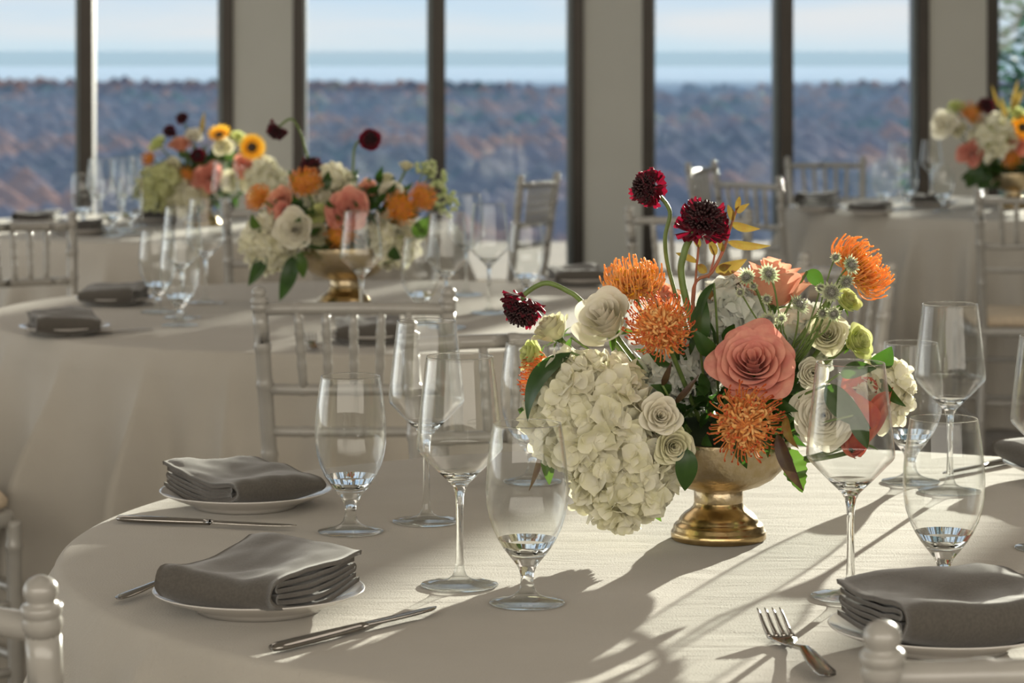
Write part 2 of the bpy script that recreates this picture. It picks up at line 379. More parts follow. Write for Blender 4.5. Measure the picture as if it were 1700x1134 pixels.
# ------------------------------------------------------------------ tablecloths
def tablecloth(cx, cy, Rr, label, seed, nth=480, nfold=23):
    rr = random.Random(seed); mb = MB(); rows = []
    ph = [rr.uniform(0, 6.28) for _ in range(6)]
    th = [2 * PI * j / nth for j in range(nth)]
    def warp(a): return a + .10 * math.sin(2 * a + ph[0]) + .07 * math.sin(3 * a + ph[1]) + .03 * math.sin(7 * a + ph[2])
    def fold(a):
        w = nfold * warp(a) / 2; s_ = abs(math.sin(w))
        return ((1 - s_) ** 2.1) * (.8 + .3 * math.sin(5 * a + ph[3])) + .10 * math.sin(nfold * 1.7 * a + ph[4]) + .35
    fd = [fold(a) for a in th]
    for r in [0.001, .1, .2, .3, .4, .5, .6, .7, .78, .86, .92, .96, .985]:
        rows.append([(r * Rr * math.cos(a), r * Rr * math.sin(a), .75 + .0006 * sm((r - .5) * 2) * (fd[j] - .5)) for j, a in enumerate(th)])
    for k in range(1, 5):
        b = k / 4 * PI / 2; q = .012
        rows.append([((Rr - q + q * math.sin(b)) * math.cos(a), (Rr - q + q * math.sin(b)) * math.sin(a), .75 - q + q * math.cos(b)) for a in th])
    n = 34
    for k in range(1, n + 1):
        t_ = k / n; z = (.738) * (1 - t_) + .004
        amp = .14 * sm(t_ * 2.2 + .05)
        rows.append([((Rr + .01 + amp * (fd[j] - .35) + .03 * t_) * math.cos(a + .02 * t_ * math.sin(3 * a)), (Rr + .01 + amp * (fd[j] - .35) + .03 * t_) * math.sin(a + .02 * t_ * math.sin(3 * a)), z) for j, a in enumerate(th)])
    mb.grid([list(reversed(r)) for r in rows], True)
    o = mb.build('tablecloth', M_cloth); o.location = (cx, cy, 0)
    tag(o, label, 'tablecloth', 'tablecloths'); return o
T1 = (.289, 3.104, .809); T2 = (-.29, 6.04, .895); T3 = (-1.08, 9.3, .9); T4 = (1.98, 10.5, .9)
tablecloth(*T1, 'pale linen cloth on the nearest round table with the sharpest place settings', 1, 720)
tablecloth(*T2, 'white cloth on the round table just behind the nearest one', 2, 900, 25)
tablecloth(*T3, 'white cloth in bluish shade on the far table behind the middle table', 3, 360)
tablecloth(*T4, 'white cloth on the far table beside the last grey pier', 4, 360)

# ------------------------------------------------------------------ glasses
def make_wine():
    t = thing('wine_glass', 'x', 'wine glass', group='wine glasses')
    f = MB(); f.lathe([(0, 0), (.038, 0), (.0412, .0006), (.0415, .0013), (.0405, .0019), (.032, .0030), (.022, .0044), (.013, .0068), (.0078, .0105), (.0056, .016), (.0048, .022)], 64)
    f.build('foot', G_foot, t)
    f = MB(); f.lathe([(.0048, .022), (.0041, .035), (.0038, .055), (.0040, .080), (.0046, .094), (.0062, .102), (.0092, .1075)], 32); f.build('stem', G_solid, t)
    outer = [(.0092, .1075), (.0155, .1138), (.0235, .1215), (.0315, .1296), (.0390, .1374), (.0438, .1424), (.0456, .1452), (.0461, .1485), (.0457, .155), (.0445, .168), (.0421, .19), (.0393, .214), (.0362, .2405), (.0358, .2432)]
    inner = [(.0353, .2440), (.0348, .2434), (.0350, .2405), (.0381, .214), (.0409, .19), (.0433, .168), (.0445, .155), (.0449, .1487), (.0445, .1462), (.0427, .1434), (.0375, .1378), (.030, .1300), (.022, .1224), (.015, .1180), (.010, .1168), (.003, .1158), (0, .1157)]
    f = MB(); f.lathe(outer, 64); f.lathe(inner, 64)
    b = len(outer); f.grid([f.v[(b - 1) * 64:b * 64], f.v[b * 64:(b + 1) * 64]], True)
    o = f.build('bowl', [G_thin, G_solid, G_rim], t)
    for p in o.data.polygons: p.material_index = 1 if p.center.z < .1245 else 2 if p.center.z > .2430 else 0
    return t
def make_goblet():
    t = thing('water_goblet', 'x', 'water glass', group='water goblets')
    f = MB(); f.lathe([(0, 0), (.0355, 0), (.0386, .0006), (.0390, .0014), (.0380, .0021), (.030, .0034), (.021, .0055), (.0135, .0088), (.0092, .0130), (.0072, .0185)], 64); f.build('foot', G_foot, t)
    f = MB(); f.lathe([(.0072, .0185), (.0066, .0235), (.0068, .0290), (.0084, .0350), (.0118, .0410)], 32); f.build('stem', G_solid, t)
    outer = [(.0118, .0410), (.0180, .0485), (.0245, .0570), (.0305, .0665), (.0360, .078), (.0398, .0905), (.0420, .104), (.0426, .118), (.0420, .134), (.0402, .152), (.0380, .168), (.0357, .1825), (.0353, .1845)]
    inner = [(.0349, .1852), (.0344, .1846), (.0345, .1825), (.0368, .168), (.0390, .152), (.0408, .134), (.0414, .118), (.0408, .104), (.0385, .0915), (.0345, .080), (.0285, .0690), (.0215, .0605), (.013, .0548), (.005, .0532), (0, .0530)]
    f = MB(); f.lathe(outer, 64); f.lathe(inner, 64)
    b = len(outer); f.grid([f.v[(b - 1) * 64:b * 64], f.v[b * 64:(b + 1) * 64]], True)
    o = f.build('bowl', [G_thin, G_solid, G_rim], t)
    for p in o.data.polygons: p.material_index = 1 if p.center.z < .062 else 2 if p.center.z > .1844 else 0
    return t
protos = {'w': make_wine(), 'g': make_goblet()}; used = set()
def glass(k, px, py, label, grp, Y=None, sc=1):
    p = on(px, py); p.z = .7508
    if k in used: o = dup(protos[k], p, rnd.uniform(0, 6), label, grp)
    else: o = protos[k]; used.add(k); o.location = p; o['label'] = label; o['group'] = grp
    o.scale = (sc, sc, sc); return o
G1 = 'glasses on the nearest table'; G2 = 'glasses on the middle table'; G3 = 'glasses on the far side tables'
for k, px, py, lab in (
    ('g', 582, 884, 'empty water goblet just behind the stacked napkin plates, nearest the two grey napkins'),
    ('w', 708, 867, 'tall wine glass standing behind another, in front of the white chair back'),
    ('w', 763, 973, 'tall wine glass between two water goblets, its foot near the knife tip'),
    ('g', 875, 1003, 'water goblet in front of the big white hydrangea'),
    ('g', 884, 801, 'water goblet partly hidden behind the big white hydrangea'),
    ('w', 1412, 992, 'wine glass with the coral rose and dark leaf seen through its bowl'),
    ('g', 1567, 990, 'water goblet standing right behind the nearest folded napkin by the fork'),
    ('w', 1577, 817, 'wine glass rising behind the goblet near the picture edge, in front of grey cloth'),
    ('g', 1512, 801, 'water goblet with its rim beside the small dark leaf of the centrepiece'),
    ('w', 1745, 912, 'wine glass cut by the frame edge, above a grey napkin plate')): glass(k, px, py, lab, G1)
for k, px, py, lab in (
    ('w', 600, 541, 'blurred wine glass in front of the gold bowl of the middle centrepiece'),
    ('g', 298, 541, 'blurred water goblet nearest in the cluster of four on the middle table'),
    ('g', 262, 519, 'blurred water goblet beside the two napkin plates of the middle table'),
    ('w', 341, 504, 'blurred wine glass with the tallest rim in the cluster of four on the middle table'),
    ('w', 302, 528, 'blurred wine glass behind the nearest goblet of the cluster of four'),
    ('g', 698, 538, 'blurred water goblet just behind the finial of the white chair back'),
    ('w', 742, 545, 'blurred wine glass with the lowest rim behind the white chair back post'),
    ('w', 812, 520, 'blurred wine glass standing free on the middle table near the burgundy scabiosa'),
    ('w', 774, 490, 'blurred wine glass farthest back beside the wax flower sprigs'),
    ('g', 874, 503, 'blurred water goblet in front of the rotated chair by the window')): glass(k, px, py, lab, G2)
for k, px, py, lab in (
    ('g', 138, 378, 'far goblet at the end of the row, in front of the first dark mullion'),
    ('w', 166, 384, 'far wine glass beside the first dark mullion'),
    ('w', 205, 382, 'far wine glass in the middle of the crowded far row'),
    ('w', 234, 376, 'far wine glass touching the far hydrangea'),
    ('g', 186, 392, 'far goblet nearest among the crowded far row'),
    ('g', 216, 388, 'far goblet just before the far hydrangea'),
    ('w', 374, 392, 'far wine glass in front of the coral rose of the far centrepiece'),
    ('g', 1467, 350, 'goblet on the shaded far table nearest its square folded napkin'),
    ('w', 1492, 336, 'far wine glass with its rim against the last dark window frame edge'),
    ('g', 1506, 346, 'far goblet overlapping the wine glass before the window frame'),
    ('w', 1546, 330, 'far wine glass in front of the last grey pier'),
    ('g', 1565, 352, 'far goblet nearest the gold bowl of the pier-side table')): glass(k, px, py, lab, G3)

# ------------------------------------------------------------------ plates
def make_plate():
    t = thing('plate', 'x', 'plate')
    f = MB(); f.lathe([(0, .003), (.045, .003), (.058, .0005), (.064, .0005), (.067, .004), (.078, .0085), (.094, .0145), (.1055, .0196), (.1074, .0209), (.1078, .0216), (.1072, .0221), (.1060, .0218), (.094, .0172), (.078, .0115), (.066, .0075), (.05, .0062), (0, .0060)], 96)
    f.build('dish', M_china, t); return t
plate0 = make_plate(); pu = []
def plate(p, label, grp, s=1):
    o = plate0 if not pu else dup(plate0); pu.append(1); o.location = (p[0], p[1], .7505); o['label'] = label; o['group'] = grp; o.scale = (s, s, s)
    return o
def napkin(p, a_dir, La, Lb, label, grp, seed=0, H=.034, flip=1, z0=.7612, closure_drop=.0):
    """A folded cloth: an outer sheet wrapped round its closed end (a = 0) and folded layers inside that show at both b ends."""
    rr = random.Random(seed); mb = MB(); th = .0046
    def path_outer():
        pts = [(La * .97, 0.0), (La * .5, 0), (.012, 0)]
        for k in range(1, 8):
            b = PI / 2 + PI * k / 8; pts.append((.012 + .013 * math.cos(b), H / 2 - H / 2 * math.sin(b) if 0 else H / 2 * (1 - math.sin(b))))
        pts += [(.014, H), (La * .3, H), (La * .5, H), (La * .75, H), (La * .98, H), (La, H * .97)]
        return pts
    def path_in():
        pts = []; lv = [H * .2, H * .40, H * .58, H * .78]; x = La * .95; left = .018; pts.append((x, lv[0]))
        for i, z in enumerate(lv):
            if i % 2 == 0:
                pts += [(La * .6, z), (La * .3, z), (left, z)]
                if i < 3:
                    dz = lv[i + 1] - z
                    for k in range(1, 6):
                        b = PI * k / 6; pts.append((left - dz * .5 * math.sin(b), z + dz * (1 - math.cos(b)) / 2))
            else:
                xr = La * (.93 if i == 1 else .96)
                pts += [(left, z), (La * .3, z), (La * .6, z), (xr, z)]
                if i < 3:
                    dz = lv[i + 1] - z
                    for k in range(1, 6):
                        b = PI * k / 6; pts.append((xr + dz * .5 * math.sin(b), z + dz * (1 - math.cos(b)) / 2))
        return pts
    def sheet(pts, b0, b1, wob, drop=0):
        # resample
        fine = []
        for (x0, z0_), (x1, z1_) in zip(pts, pts[1:]):
            d = math.hypot(x1 - x0, z1_ - z0_); n = max(1, int(d / .008))
            for k in range(n): fine.append((x0 + (x1 - x0) * k / n, z0_ + (z1_ - z0_) * k / n))
        fine.append(pts[-1]); rows = []
        nb = 22; off = [(0, 1), (1, 0)]
        def nrm(i):
            a = fine[max(i - 1, 0)]; b = fine[min(i + 1, len(fine) - 1)]; d = math.hypot(b[0] - a[0], b[1] - a[1]) or 1
            return (-(b[1] - a[1]) / d, (b[0] - a[0]) / d)
        loop = [(i, 1) for i in range(len(fine))] + [(i, -1) for i in reversed(range(len(fine)))]
        def pos(i, sgn, v):
            x, z = fine[i]; nx, nz_ = nrm(i); b = b0 + (b1 - b0) * v
            t_ = z / H; u = x / La; w = b / Lb
            sag = -.008 * math.exp(-((u - .42) / .22) ** 2 - ((w - .5) / .3) ** 2) * t_ * t_
            crest = .0035 * math.sin(u * 5.2 + w * 4 + seed) * t_ + .0022 * mnoise.noise((u * 5, w * 5, seed + t_)) * (.3 + t_)
            edge = -.004 * t_ * sm((abs(w - .5) - .34) * 6)
            zz = z + sag + crest + edge + (.006 * u * t_) - .002 * (1 - t_) * 0
            zz = max(zz, 0) + .0005
            xx = x + .003 * mnoise.noise((b * 18, z * 40, wob)) ; bb = b + .003 * mnoise.noise((x * 20, z * 50, wob + 9))
            # coupe plate lifts the ends
            dx, dy = xx - La / 2, bb - Lb / 2; rad = math.hypot(dx, dy)
            lift = .32 * max(0, rad - .060) * (1 - t_ * .7)
            return Vector((xx + nx * sgn * th / 2, bb, zz + nz_ * sgn * th / 2 + lift))
        for k in range(nb + 1): rows.append([pos(i, s_, k / nb) for i, s_ in loop])
        base = len(mb.v); mb.grid(rows, True)
        n = len(fine); L2 = len(loop)
        for e in (0, nb):
            for i in range(n - 1):
                q = (base + e * L2 + i, base + e * L2 + i + 1, base + e * L2 + (L2 - 2 - i), base + e * L2 + (L2 - 1 - i))
                mb.f.append(q if e == 0 else tuple(reversed(q))); mb.m.append(0)
    sheet(path_in(), .003, Lb - .003, 3)
    sheet(path_outer(), 0, Lb, 1)
    a = Vector((a_dir[0], a_dir[1], 0)).normalized(); b = Vector((-a.y, a.x, 0)) * flip
    M = Matrix(((a.x, b.x, 0, 0), (a.y, b.y, 0, 0), (0, 0, 1, 0), (0, 0, 0, 1)))
    c = Vector((p[0], p[1], z0)) - M @ Vector((La / 2, Lb / 2, 0))
    vs = [M @ Vector(v) for v in mb.v]; mb.v = [tuple(v) for v in vs]
    if flip < 0: mb.f = [tuple(reversed(f)) for f in mb.f]
    o = mb.build('napkin', M_nap); o.location = c
    tag(o, label, 'napkin', grp); return o
GP1 = 'place settings on the nearest table'; GP2 = 'place settings on the middle table'; GP3 = 'place settings on the far tables'
c2 = on(430, 980, .770); plate(c2, 'white plate under the grey napkin lying closest to the table edge and knife', GP1)
napkin((c2.x + .003, c2.y - .012), (.46, .89), .172, .135, 'folded grey napkin with its layers open towards the knife, nearest the chair finial', 'grey napkins on the nearest table', 2, flip=-1, H=.038)
c1 = on(408, 815, .770); plate(c1, 'white plate under the grey napkin farther back, behind the first place setting', GP1)
napkin((c1.x - .004, c1.y - .0), (-.62, .78), .172, .13, 'folded grey napkin with drooping top beside the water goblet foot', 'grey napkins on the nearest table', 5, flip=1, H=.03)
c3 = on(1563, 1040, .770); plate(c3, 'white plate under the sunlit grey napkin beside the fork', GP1)
napkin((c3.x + .012, c3.y + .004), (-.37, .93), .135, .180, 'thick folded grey napkin half lit by sun beside the fork', 'grey napkins on the nearest table', 7, flip=-1, H=.040)
c4 = on(1800, 770, .770); plate(c4, 'white plate cut by the frame edge behind the wine glasses', GP1)
napkin((c4.x - .0, c4.y - .01), (.9, .45), .19, .15, 'dark grey napkin corner poking in at the frame edge beyond the goblets', 'grey napkins on the nearest table', 9)
for px, py, rx, lab in ((107, 541, .86, 'at the near edge of the middle table, closest to the cloth folds'), (191, 493, .84, 'second along the middle table, beside the goblets'),
                        (612, 553, .9, 'behind the slats of the white chair'), (957, 462, .95, 'at the far side of the middle table near the burgundy scabiosa')):
    c = on(px, py, .768); plate(c, 'blurred white plate ' + lab, GP2, rx)
    napkin((c.x, c.y - .01), (rnd.uniform(-.5, .5), 1), .15, .13, 'blurred grey napkin ' + lab, 'grey napkins on the middle table', rnd.randint(1, 99), z0=.756, flip=-1, H=.032)
for px, py, lab in ((62, 366, 'behind the chair with glinting slats'), (132, 381, 'before the row of far goblets'), (262, 362, 'under the far centrepiece'),
                    (1358, 344, 'at the corner of the shaded far table'), (1446, 350, 'beside the goblets of the shaded far table'), (1545, 336, 'behind the goblets near the last pier')):
    c = on(px, py, .768); plate(c, 'small far plate ' + lab, GP3)
    napkin((c.x, c.y), (1, rnd.uniform(-.4, .4)), .15, .13, 'small far grey napkin ' + lab, 'grey napkins on the far tables', rnd.randint(1, 99), z0=.757, H=.062 if px in (1358,) else .036)

# ------------------------------------------------------------------ cutlery
def make_knife():
    t = thing('table_knife', 'x', 'knife')
    mb = MB(); rows = []
    prof = [(0, .0015, .001), (.003, .0062, .0032), (.012, .0086, .0042), (.05, .0088, .0043), (.09, .0072, .0040), (.115, .0056, .0038), (.124, .0050, .0036)]
    for x, w, h in prof: rows.append([(x, w * math.cos(a), .0045 + h * math.sin(a)) for a in [2 * PI * j / 14 for j in range(14)]])
    mb.grid(rows, True); mb.f.append(tuple(range(14))); mb.m.append(0); n = len(mb.v); mb.f.append(tuple(reversed(range(n - 14, n)))); mb.m.append(0)
    mb.build('handle', M_steel, t)
    mb = MB(); rows = []
    for x, w0, w1, h in ((.123, -.0045, .0050, .0026), (.13, -.0075, .0062, .0016), (.16, -.0098, .0068, .0012), (.19, -.0098, .0068, .0010), (.215, -.0078, .0066, .0008), (.228, -.0030, .0056, .0007), (.236, .0030, .0042, .0004)):
        z = .0048; rows.append([(x, w0, z - .0001), (x, (w0 + w1) / 2, z + h), (x, w1, z + h * .8), (x, w1, z - h * .8), (x, (w0 + w1) / 2, z - h)])
    mb.grid(rows, True); mb.f.append((4, 3, 2, 1, 0)); mb.m.append(0); n = len(mb.v); mb.f.append(tuple(range(n - 5, n))); mb.m.append(0)
    mb.build('blade', M_steel, t, bevel=0); return t
def make_fork():
    t = thing('table_fork', 'x', 'fork')
    def zf(x): return .0045 + .009 * math.sin(PI * sm((x + .0) / .14)) * (1 if x < .14 else 0) - .0005 + (.016 * sm((x - .165) / .06) if x > .165 else 0) + (.003 if x < .02 else 0)
    mb = MB(); rows = []
    for x, w, h in ((0, .0020, .001), (.004, .0072, .0018), (.015, .0098, .0024), (.04, .0090, .0026), (.08, .0055, .0024), (.11, .0038, .0023), (.132, .0036, .0023)):
        rows.append([(x, w * math.cos(a), zf(x) + h * math.sin(a)) for a in [2 * PI * j / 12 for j in range(12)]])
    mb.grid(rows, True); mb.f.append(tuple(range(12))); mb.m.append(0); mb.build('handle', M_steel, t)
    mb = MB(); rows = []
    for x, w in ((.130, .0036), (.140, .0068), (.150, .0105), (.160, .0122), (.170, .0126)):
        rows.append([(x, w * u, zf(x) + .0012 * s_ - .002 * (1 - abs(u)) * 1) for u, s_ in ((-1, 0), (-.6, 1), (0, 1), (.6, 1), (1, 0), (.6, -1), (0, -1), (-.6, -1))])
    mb.grid(rows, True); n = len(mb.v); mb.f.append(tuple(reversed(range(n - 8, n)))); mb.m.append(0); mb.build('neck', M_steel, t)
    for k in range(4):
        y = -.0102 + .0068 * k; mb = MB()
        mb.tube([(.168 + .006 * i, y * (1 + .00 * i), zf(.168 + .006 * i)) for i in range(9)], [.0024, .0023, .0021, .0019, .0018, .0017, .0015, .0012, .0006], 8); mb.build('tine', M_steel, t)
    return t
kn = make_knife(); fk = make_fork(); ku = set()
def lay(pr, p0, p1, label, grp='cutlery on the nearest table', s=1):
    o = pr if pr.name not in ku else dup(pr); ku.add(pr.name)
    d = Vector(p1) - Vector(p0); o.location = (p0[0], p0[1], .7512); o.rotation_euler = (0, 0, math.atan2(d.y, d.x)); o.scale = (s, s, s); o['label'] = label; o['group'] = grp
lay(kn, on(450, 1078, .755), on(735, 1008, .755), 'steel table knife lying beside the nearest napkin plate, blade towards the goblet', s=1.04)
lay(kn, on(193, 861, .755), on(487, 874, .755), 'steel table knife lying in shade before the farther napkin plate', s=.97)
lay(fk, on(1376, 1126, .757), on(1268, 1023, .760), 'steel fork with raised tines beside the sunlit napkin', s=1.1)
lay(fk, on(195, 997, .755), on(300, 966, .755), 'steel fork with only its handle end showing past the nearest plate', s=.85)
kr = on(1558, 788, .755); lay(kn, kr + Vector((.155, .17, 0)), kr, 'steel knife seen through the goblet, beyond the wine glasses', s=.95)
lay(fk, on(520, 580, .757), on(512, 548, .757), 'blurred fork behind the chair slats', 'cutlery on the middle table')
lay(kn, on(105, 556, .755), on(222, 548, .755), 'blurred knife beside the near plate of the middle table', 'cutlery on the middle table', .9)

# ------------------------------------------------------------------ chiavari chairs
def turned(mb, path, r, nodes, n=14, mi=0):
    """A turned rod along a path (list of points) with ring nodes at given distances."""
    P = [Vector(p) for p in path]; L = [0]
    for a, b in zip(P, P[1:]): L.append(L[-1] + (b - a).length)
    T = L[-1]; ts = set([0, T])
    k = 0
    while k * .03 < T: ts.add(k * .03); k += 1
    for q in nodes:
        for d in (-.010, -.007, -.0045, -.002, 0, .002, .0045, .007, .010):
            if 0 < q + d < T: ts.add(q + d)
    ts = sorted(ts); pts = []; rad = []
    for s_ in ts:
        i = 0
        while i < len(L) - 2 and L[i + 1] < s_: i += 1
        f = (s_ - L[i]) / max(L[i + 1] - L[i], 1e-9); pts.append(P[i].lerp(P[i + 1], f))
        e = 0
        for q in nodes:
            d = abs(s_ - q)
            if d < .0101: e = max(e, (1 - (d / .0101) ** 2) * .14)
        rad.append(r * (1 + e))
    mb.tube(pts, rad, n, mi)
def make_chair(finial=True):
    t = thing('chiavari_chair', 'x', 'chair')
    for s in (-1, 1):
        mb = MB()
        zs = [0, .15, .3, .44, .57, .715, .80, .86]
        def X(z): return .165 + .0 * z if z < .44 else .148 + (.024) * ((z - .44) / .46) ** 1.0
        def Yb(z): return -.19 - .05 * ((.44 - z) / .44) ** 2 if z < .44 else -.19 - .06 * ((z - .44) / .46)
        def XX(z): return (.165 - .017 * sm(z / .44)) if z < .44 else X(z)
        path = [(s * XX(z), Yb(z), z) for z in zs]
        turned(mb, path, .0142, [.12, .30, .60, .73, .80], 16)
        d = (Vector((s * XX(.9), Yb(.9), .9)) - Vector((s * XX(.86), Yb(.86), .86))).normalized(); top = Vector((s * XX(.905), Yb(.905), .905))
        pr = [(.048, .0142), (.044, .0146), (.0425, .0158), (.038, .0162), (.034, .0150), (.0325, .0146), (.031, .0160), (.025, .0166), (.0235, .0150), (.0215, .0112), (.0190, .0118), (.015, .0138), (.010, .0138), (.006, .0118), (.003, .0085), (.001, .0045), (0, .0008)]
        mb.tube([top - d * a for a, _ in pr], [b for _, b in pr], 20)
        mb.build('back_post', M_chair, t)
        mb = MB(); turned(mb, [(s * .19, .20, 0), (s * .188, .195, .43)], .0150, [.10, .25, .38], 14); mb.build('leg', M_chair, t)
        for z in (.14, .27):
            mb = MB(); turned(mb, [(s * .189, .197, z), (s * (.163 - .01 * z), Yb(z) , z)], .009, [.12, .27], 10); mb.build('stretcher', M_chair, t)
    for y0, z, w in ((.197, .17, .188), (.197, .30, .188), (-.20, .20, .158)):
        mb = MB(); turned(mb, [(-w, y0, z), (w, y0, z)], .009, [.09, .19, .29], 10); mb.build('stretcher', M_chair, t)
    for z, r, w in ((.862, .0115, .168), (.715, .0105, .162), (.637, .0095, .158)):
        mb = MB(); yb = -.19 - .06 * ((z - .44) / .46)
        path = [(w * u, yb - .012 * (1 - u * u), z + (.003 * (1 - u * u) if z > .8 else 0)) for u in [-1 + i / 6 for i in range(13)]]
        turned(mb, path, r, [.07, .17, .27], 14)
        mb.build('top_rail' if z > .8 else 'rail', M_chair, t)
    for k in range(5):
        u = (k - 2) * .0485; mb = MB()
        z0, z1 = .715, .862
        turned(mb, [(u * .94, -.19 - .06 * ((z0 - .44) / .46) - .011, z0), (u * 1.04, -.19 - .06 * ((z1 - .44) / .46) - .012, z1)], .0078, [.045, .075, .105], 10)
        mb.build('spindle', M_chair, t)
    mb = MB(); rows = []
    def ring(w, d0, d1, z, nn=28):
        out = []
        for j in range(nn):
            a = 2 * PI * j / nn; c, s_ = math.cos(a), math.sin(a); e = .28
            out.append((w * math.copysign(abs(c) ** e, c), (d0 + d1) / 2 + (d1 - d0) / 2 * math.copysign(abs(s_) ** e, s_), z))
        return out
    rows = [ring(.195, -.205, .212, .418), ring(.2, -.21, .217, .422), ring(.2, -.21, .217, .442), ring(.194, -.204, .211, .447), ring(.01, 0, .01, .447)]
    rows.insert(0, ring(.01, 0, .01, .418)); mb.grid(rows, True); mb.build('seat', M_chair, t)
    mb = MB(); mb.grid([ring(.01, 0, .01, .448), ring(.175, -.185, .19, .448), ring(.188, -.198, .205, .455), ring(.190, -.2, .207, .468), ring(.180, -.19, .197, .482), ring(.14, -.15, .155, .489), ring(.01, 0, .01, .492)], True)
    mb.build('cushion', M_cush, t)
    return t
chair0 = make_chair(); cu = []
def chair(center_back, face, label, grp='white chiavari chairs'):
    """center_back: middle of the top rail on the floor plan; face: direction the sitter looks."""
    f = Vector((face[0], face[1], 0)).normalized(); rz = math.atan2(f.y, f.x) - PI / 2
    p = Vector((center_back[0], center_back[1], 0)) + f * .247
    o = chair0 if not cu else dup(chair0); cu.append(1)
    o.location = p; o.rotation_euler = (0, 0, rz); o['label'] = label; o['group'] = grp
def chair_posts(pl, pr, label):
    """From the two post tops as seen in plan (left as seen from behind the sitter, i.e. sitter's left)."""
    pl, pr = Vector((*pl, 0)), Vector((*pr, 0)); m = (pl + pr) / 2; d = (pr - pl).normalized(); f = Vector((-d.y, d.x, 0))
    chair(m, f, label)
PW = .343
def post(px, py, z=.905):
    Y = FPX * (CAMZ - z) / (py - YH); return Vector(((px - CX) * Y / FPX, Y, 0))
def chair_at(left_post, face, label, which=-1):
    f = Vector((face[0], face[1], 0)).normalized(); side = Vector((f.y, -f.x, 0))   # sitter's right
    m = left_post + side * (PW / 2) * (-which)
    chair(m, f, label)
# T1 chairs
p = Vector((-.368, 2.10, 0)); chair_at(p, (.66, .99), 'white chair whose turned finial fills the lower corner beside the nearest cloth', 1)
p = Vector((.266, 1.93, 0)); chair_at(p, (-.10, 1), 'white chair with only a finial and top rail showing before the sunlit napkin', -1)
chair((.005, 4.27), (.20, -.97), 'white chair at the far side of the nearest table, mostly behind the hydrangea')
chair((-.287, 4.86), (.0, 1), 'white chair back in full view between the nearest and middle tables')
chair((-1.42, 5.02), (.78, .62), 'white chair with only its tan cushion and legs showing beside the middle cloth')
chair((-1.353, 7.28), (.55, -.83), 'white chair with sun glints along its spindles, beyond the middle table napkins')
chair((.70, 5.62), (-.89, -.40), 'white chair with its finial showing above the peach rose')
chair((-.68, 7.98), (-.15, 1), 'white chair tucked at the far table behind the middle hydrangea')
chair((.10, 10.0), (-.80, .35), 'white rotated chair seen between the wine glasses and the wide grey pier')
chair((-.86, 10.85), (-.5, -.8), 'white chair behind the middle centrepiece with only finials showing')
chair((.80, 11.3), (.85, -.35), 'white narrow chair standing nearest the third window, behind another chair')
chair((.865, 9.85), (.80, .62), 'white chair beside the shaded far table with spindles against the window')
chair((1.385, 11.85), (.15, -1), 'white chair beyond the shaded far table in front of the dark mullion')
chair((.50, 7.60), (.25, 1), 'white chair behind the burgundy scabiosas, low against the grey pier')
chair((1.69, 8.72), (.05, 1), 'white chair with ladder of rails near the frame edge, facing the shaded far table')

# ------------------------------------------------------------------ flower builders (all in a local frame with +Z out of the flower's face)
def leafmesh(mb, p0, p1, w, side, droop=.15, fold=.15, mi=0, n=10, wave=0, point=1.0):
    p0, p1 = Vector(p0), Vector(p1); ax = p1 - p0; L = ax.length; side = Vector(side); side = (side - ax * (side.dot(ax) / L / L)).normalized(); up = ax.normalized().cross(side)
    rows = []
    for i in range(n + 1):
        t = i / n; c = p0 + ax * t + up * (-droop * L * 4 * t * (1 - t))
        ww = w * (math.sin(PI * t ** .75)) ** .8 * (1 - .15 * t) if 0 < t < 1 else 0.0003
        row = []
        for u in (-1, -.66, -.33, 0, .33, .66, 1):
            row.append(c + side * ww * u * (1 + (wave * .5) * (((i % 2) * 2 - 1) if abs(u) == 1 and 0 < i < n else 0)) + up * (-fold * ww * (1 - abs(u)) * 1.2 + wave * ww * math.sin(t * 19) * abs(u)))
        rows.append(row)
    mb.grid(rows, False, mi)
def rose_mesh(r, n=30, open_=1.0, seed=0, res=1.0, cup=0, ruffle=.05, depth=1.0):
    rr = random.Random(seed); mb = MB(); nu = max(5, int(11 * res)); nv = max(4, int(9 * res))
    for i in range(n):
        t = (i + .5) / n; th = i * 2.39996 + rr.uniform(-.12, .12)
        Ri = r * (.05 + .78 * t ** .95) * (1 + .03 * rr.uniform(-1, 1)); H = r * depth * (1.0 - .22 * t - .18 * t * t * open_) * (1 + .04 * rr.uniform(-1, 1))
        hw = (2.1 - 1.25 * t ** .6) * (1 + rr.uniform(-.08, .12)); op = open_ * t ** 1.3; curl = .10 + .38 * op; ph = rr.uniform(0, 6); tilt = rr.uniform(-.12, .12); rows = []
        lip = (.02 + .045 * t)
        for k in range(nv + 1):
            v = k / nv; row = []
            for j in range(nu + 1):
                u = -1 + 2 * j / nu; uu = abs(u)
                ve = v * (1 - .34 * uu ** 3.2)               # rounded top edge
                wid = hw * (.45 + .55 * math.sin(min(1, v * 1.25) * PI / 2))
                a = th + u * wid * (1 - .12 * v * op)
                rho = Ri * (.30 + .70 * math.sin(min(1, ve * 1.15) * PI / 2) ** .8) + r * curl * max(0, ve - .45) ** 2 * 1.5
                rho += Ri * .08 * u * tilt * 5 + Ri * .10 * uu * uu * (.4 + op) * (1 - v * .5) * .5
                z = H * (ve - op * .30 * max(0, ve - .5) ** 2 * 4 * .6)
                if ve > .82: q = (ve - .82) / .18; rho += r * lip * q * q; z -= r * lip * .55 * q * q
                wv = ruffle * r * v * v * math.sin(u * 4.5 + ph) * (.25 + t); rho += wv; z += wv * .6
                row.append((rho * math.cos(a), rho * math.sin(a), z - r * .45))
            rows.append(row)
        mb.grid(rows)
    return mb
